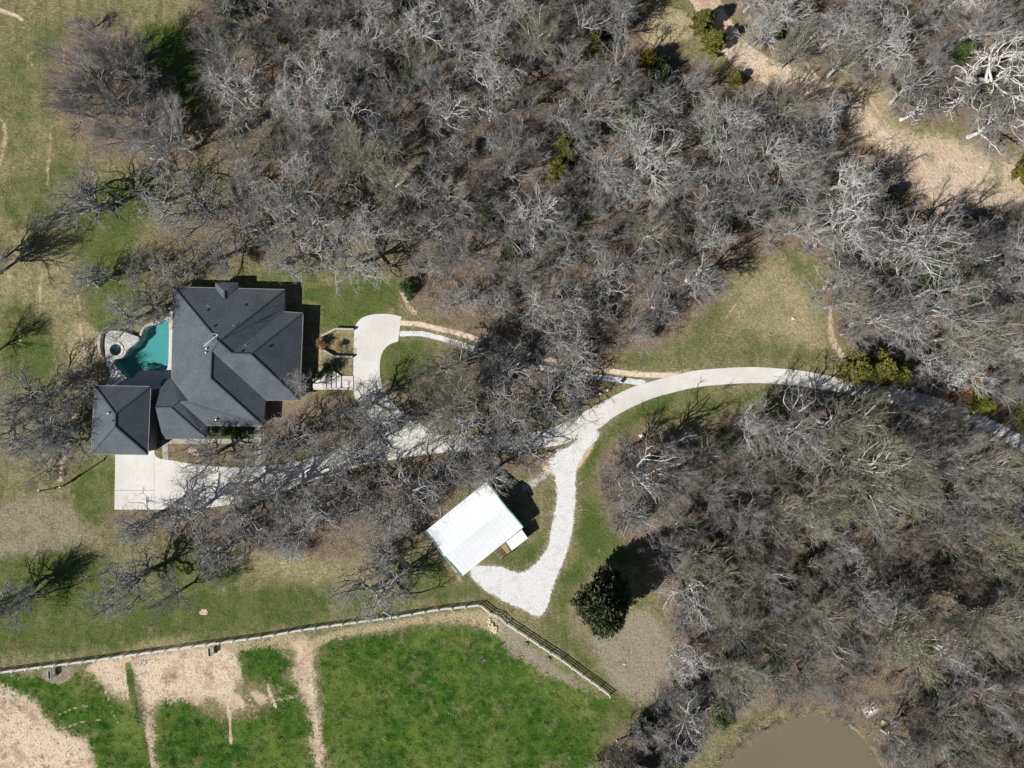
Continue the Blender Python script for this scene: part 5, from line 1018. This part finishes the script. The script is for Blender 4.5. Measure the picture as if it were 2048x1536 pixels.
p_, r_, n_ = sample(60000, lambda u, v, g: g['lush']*.95*(1-g['dirt']*.8)); scatter_stuff('paddock_grass', 'short lush green grass of the paddocks', p_, r_, sc(n_, .6, 1.5), [fast_mesh('tuft', *blades(np.random.RandomState(i), 26, .26, .17, .022, .7), gl) for i in (1, 2, 3)])
p_, r_, n_ = sample(90000, lambda u, v, g: (1-g['lush'])*(1-g['dirt'])*(1-g['gravel'])*(.35+.5*g['green'])*(1-.8*g['litter'])); scatter_stuff('lawn_grass', 'dormant olive and tan grass of the lawns', p_, r_, sc(n_, .6, 1.5), [fast_mesh('tuft', *blades(np.random.RandomState(i), 16, .24, .12, .02, .8), gd) for i in (4, 5, 6)])
p_, r_, n_ = sample(90000, lambda u, v, g: np.clip(g['litter'], 0, 1)*.8+.02); scatter_stuff('leaf_litter', 'brown fallen leaves under the bare trees', p_, r_, sc(n_, .7, 1.4), [fast_mesh('leaves', *flakes(np.random.RandomState(i), 26, .55, .13, .10), gf) for i in (7, 8, 9)])
wm = grassmat('pale_weeds', C(196, 186, 150), C(170, 158, 124), C(216, 206, 176))
p_, r_, n_ = sample(5000, lambda u, v, g: .02+.55*g['lush']); scatter_stuff('pale_weeds', 'pale dry weed tufts dotted over the paddocks', p_, r_, sc(n_, .3, 1.2), [fast_mesh('weed', *blades(np.random.RandomState(i), 40, .22, .16, .03, .9), wm) for i in (11, 12)])
p_, r_, n_ = sample(30000, lambda u, v, g: g['gravel']*.0+np.where((g['gravel'] > .15) & (g['gravel'] < .85), .9, 0)+.06*(g['dirt'] > .4)); scatter_stuff('loose_stones', 'loose pale stones along the gravel and on bare soil', p_, r_, sc(n_, .4, 1.1), [fast_mesh('stones', *flakes(np.random.RandomState(i), 14, .5, .12, .08), M['caliche']) for i in (13, 14)])
def clump(seed, mat, n=9, h=.8):
    rs = np.random.RandomState(seed); a = rs.uniform(0, 6.28, n); S = np.stack([rs.normal(0, .15, n), rs.normal(0, .15, n), 0*a], 1); d = np.stack([np.cos(a), np.sin(a), rs.uniform(.3, 1.6, n)], 1); q = grow_level(rs, S, d, h*rs.uniform(.6, 1.4, n), 4, .25, .02); rd = np.full((n, 1), .014)*np.linspace(1, .5, 5)[None]
    ps, ds, ts, rp_ = spawn(rs, q, rd, 4, .2, 1, 25, 60); q2 = grow_level(rs, ps, ds, h*.5*rs.uniform(.5, 1.2, len(ps)), 2, .25, .05); return fast_mesh('brush', *merge([tubes(q, rd, 3), tubes(q2, np.full((len(ps), 1), .010)*np.linspace(1, .5, 3)[None], 3)]), mat)
inw = [inpoly]
p_, r_, n_ = sample(52000, lambda u, v, g: np.where((g['litter'] > .9) | ((pdist(u, v, POND) < 26) & (u < 1700)), .42, 0)*(inpoly(u, v, WOOD_N) | inpoly(u, v, WOOD_SE) | inpoly(u, v, WOOD_NE) | ((pdist(u, v, POND) < 26) & (u < 1700)))*(.35+.65*(np.sin(u*.021+v*.013)*np.sin(v*.027-u*.009) > -.25)))
scatter_stuff('undergrowth', 'grey-brown leafless undergrowth on the floor of the woods', p_, r_, sc(n_, .6, 1.9), [clump(1, M['brown']), clump(2, M['twig']), clump(3, M['oaktwig']), clump(4, M['paletwig']), clump(5, M['olivetwig'], 10, .7)])
print('under', n_)

# fallen logs
def log(u, v, L, rz, label, seed):
    rs = np.random.RandomState(seed); root = empty('fallen_log', P(u, v), rz); tag(root, label, 'log')
    q = grow_level(rs, np.array([[-L/2, 0, .25]]), np.array([[1.0, 0, .02]]), np.array([L]), 8, .08, 0.0); rd = np.linspace(.24, .10, 9)[None]
    link('trunk', fast_mesh('trunk', *tubes(q, rd, 8), M['dead'], True), root)
    ps, ds, ts, rp_ = spawn(rs, q, rd, 6, .3, 1.0, 30, 70, .2); q2 = grow_level(rs, ps, ds, rs.uniform(.8, 2.2, len(ps)), 5, .2, .05); link('limbs', fast_mesh('limbs', *tubes(q2, rp_[:, None]*.6*np.linspace(1, .4, 6)[None], 5), M['dead'], True), root)
log(1492, 388, 5.5, R(35), 'thick bleached fallen log with broken limbs in the open gap of the upper wood', 5); log(1103, 412, 4.0, R(40), 'thin bleached fallen trunk beside the small dead tree in the upper wood', 6)
log(1940, 170, 7.0, R(-25), 'long bleached log lying below the large dead tree at top right', 7); log(1895, 90, 6.0, R(35), 'straight pale log left of the large dead tree at top right', 8)
log(315, 318, 2.6, R(-5), 'short white log at the edge of the upper left grove', 9); log(480, 268, 3.0, R(-55), 'thin white fallen branch in the upper left wood', 10)
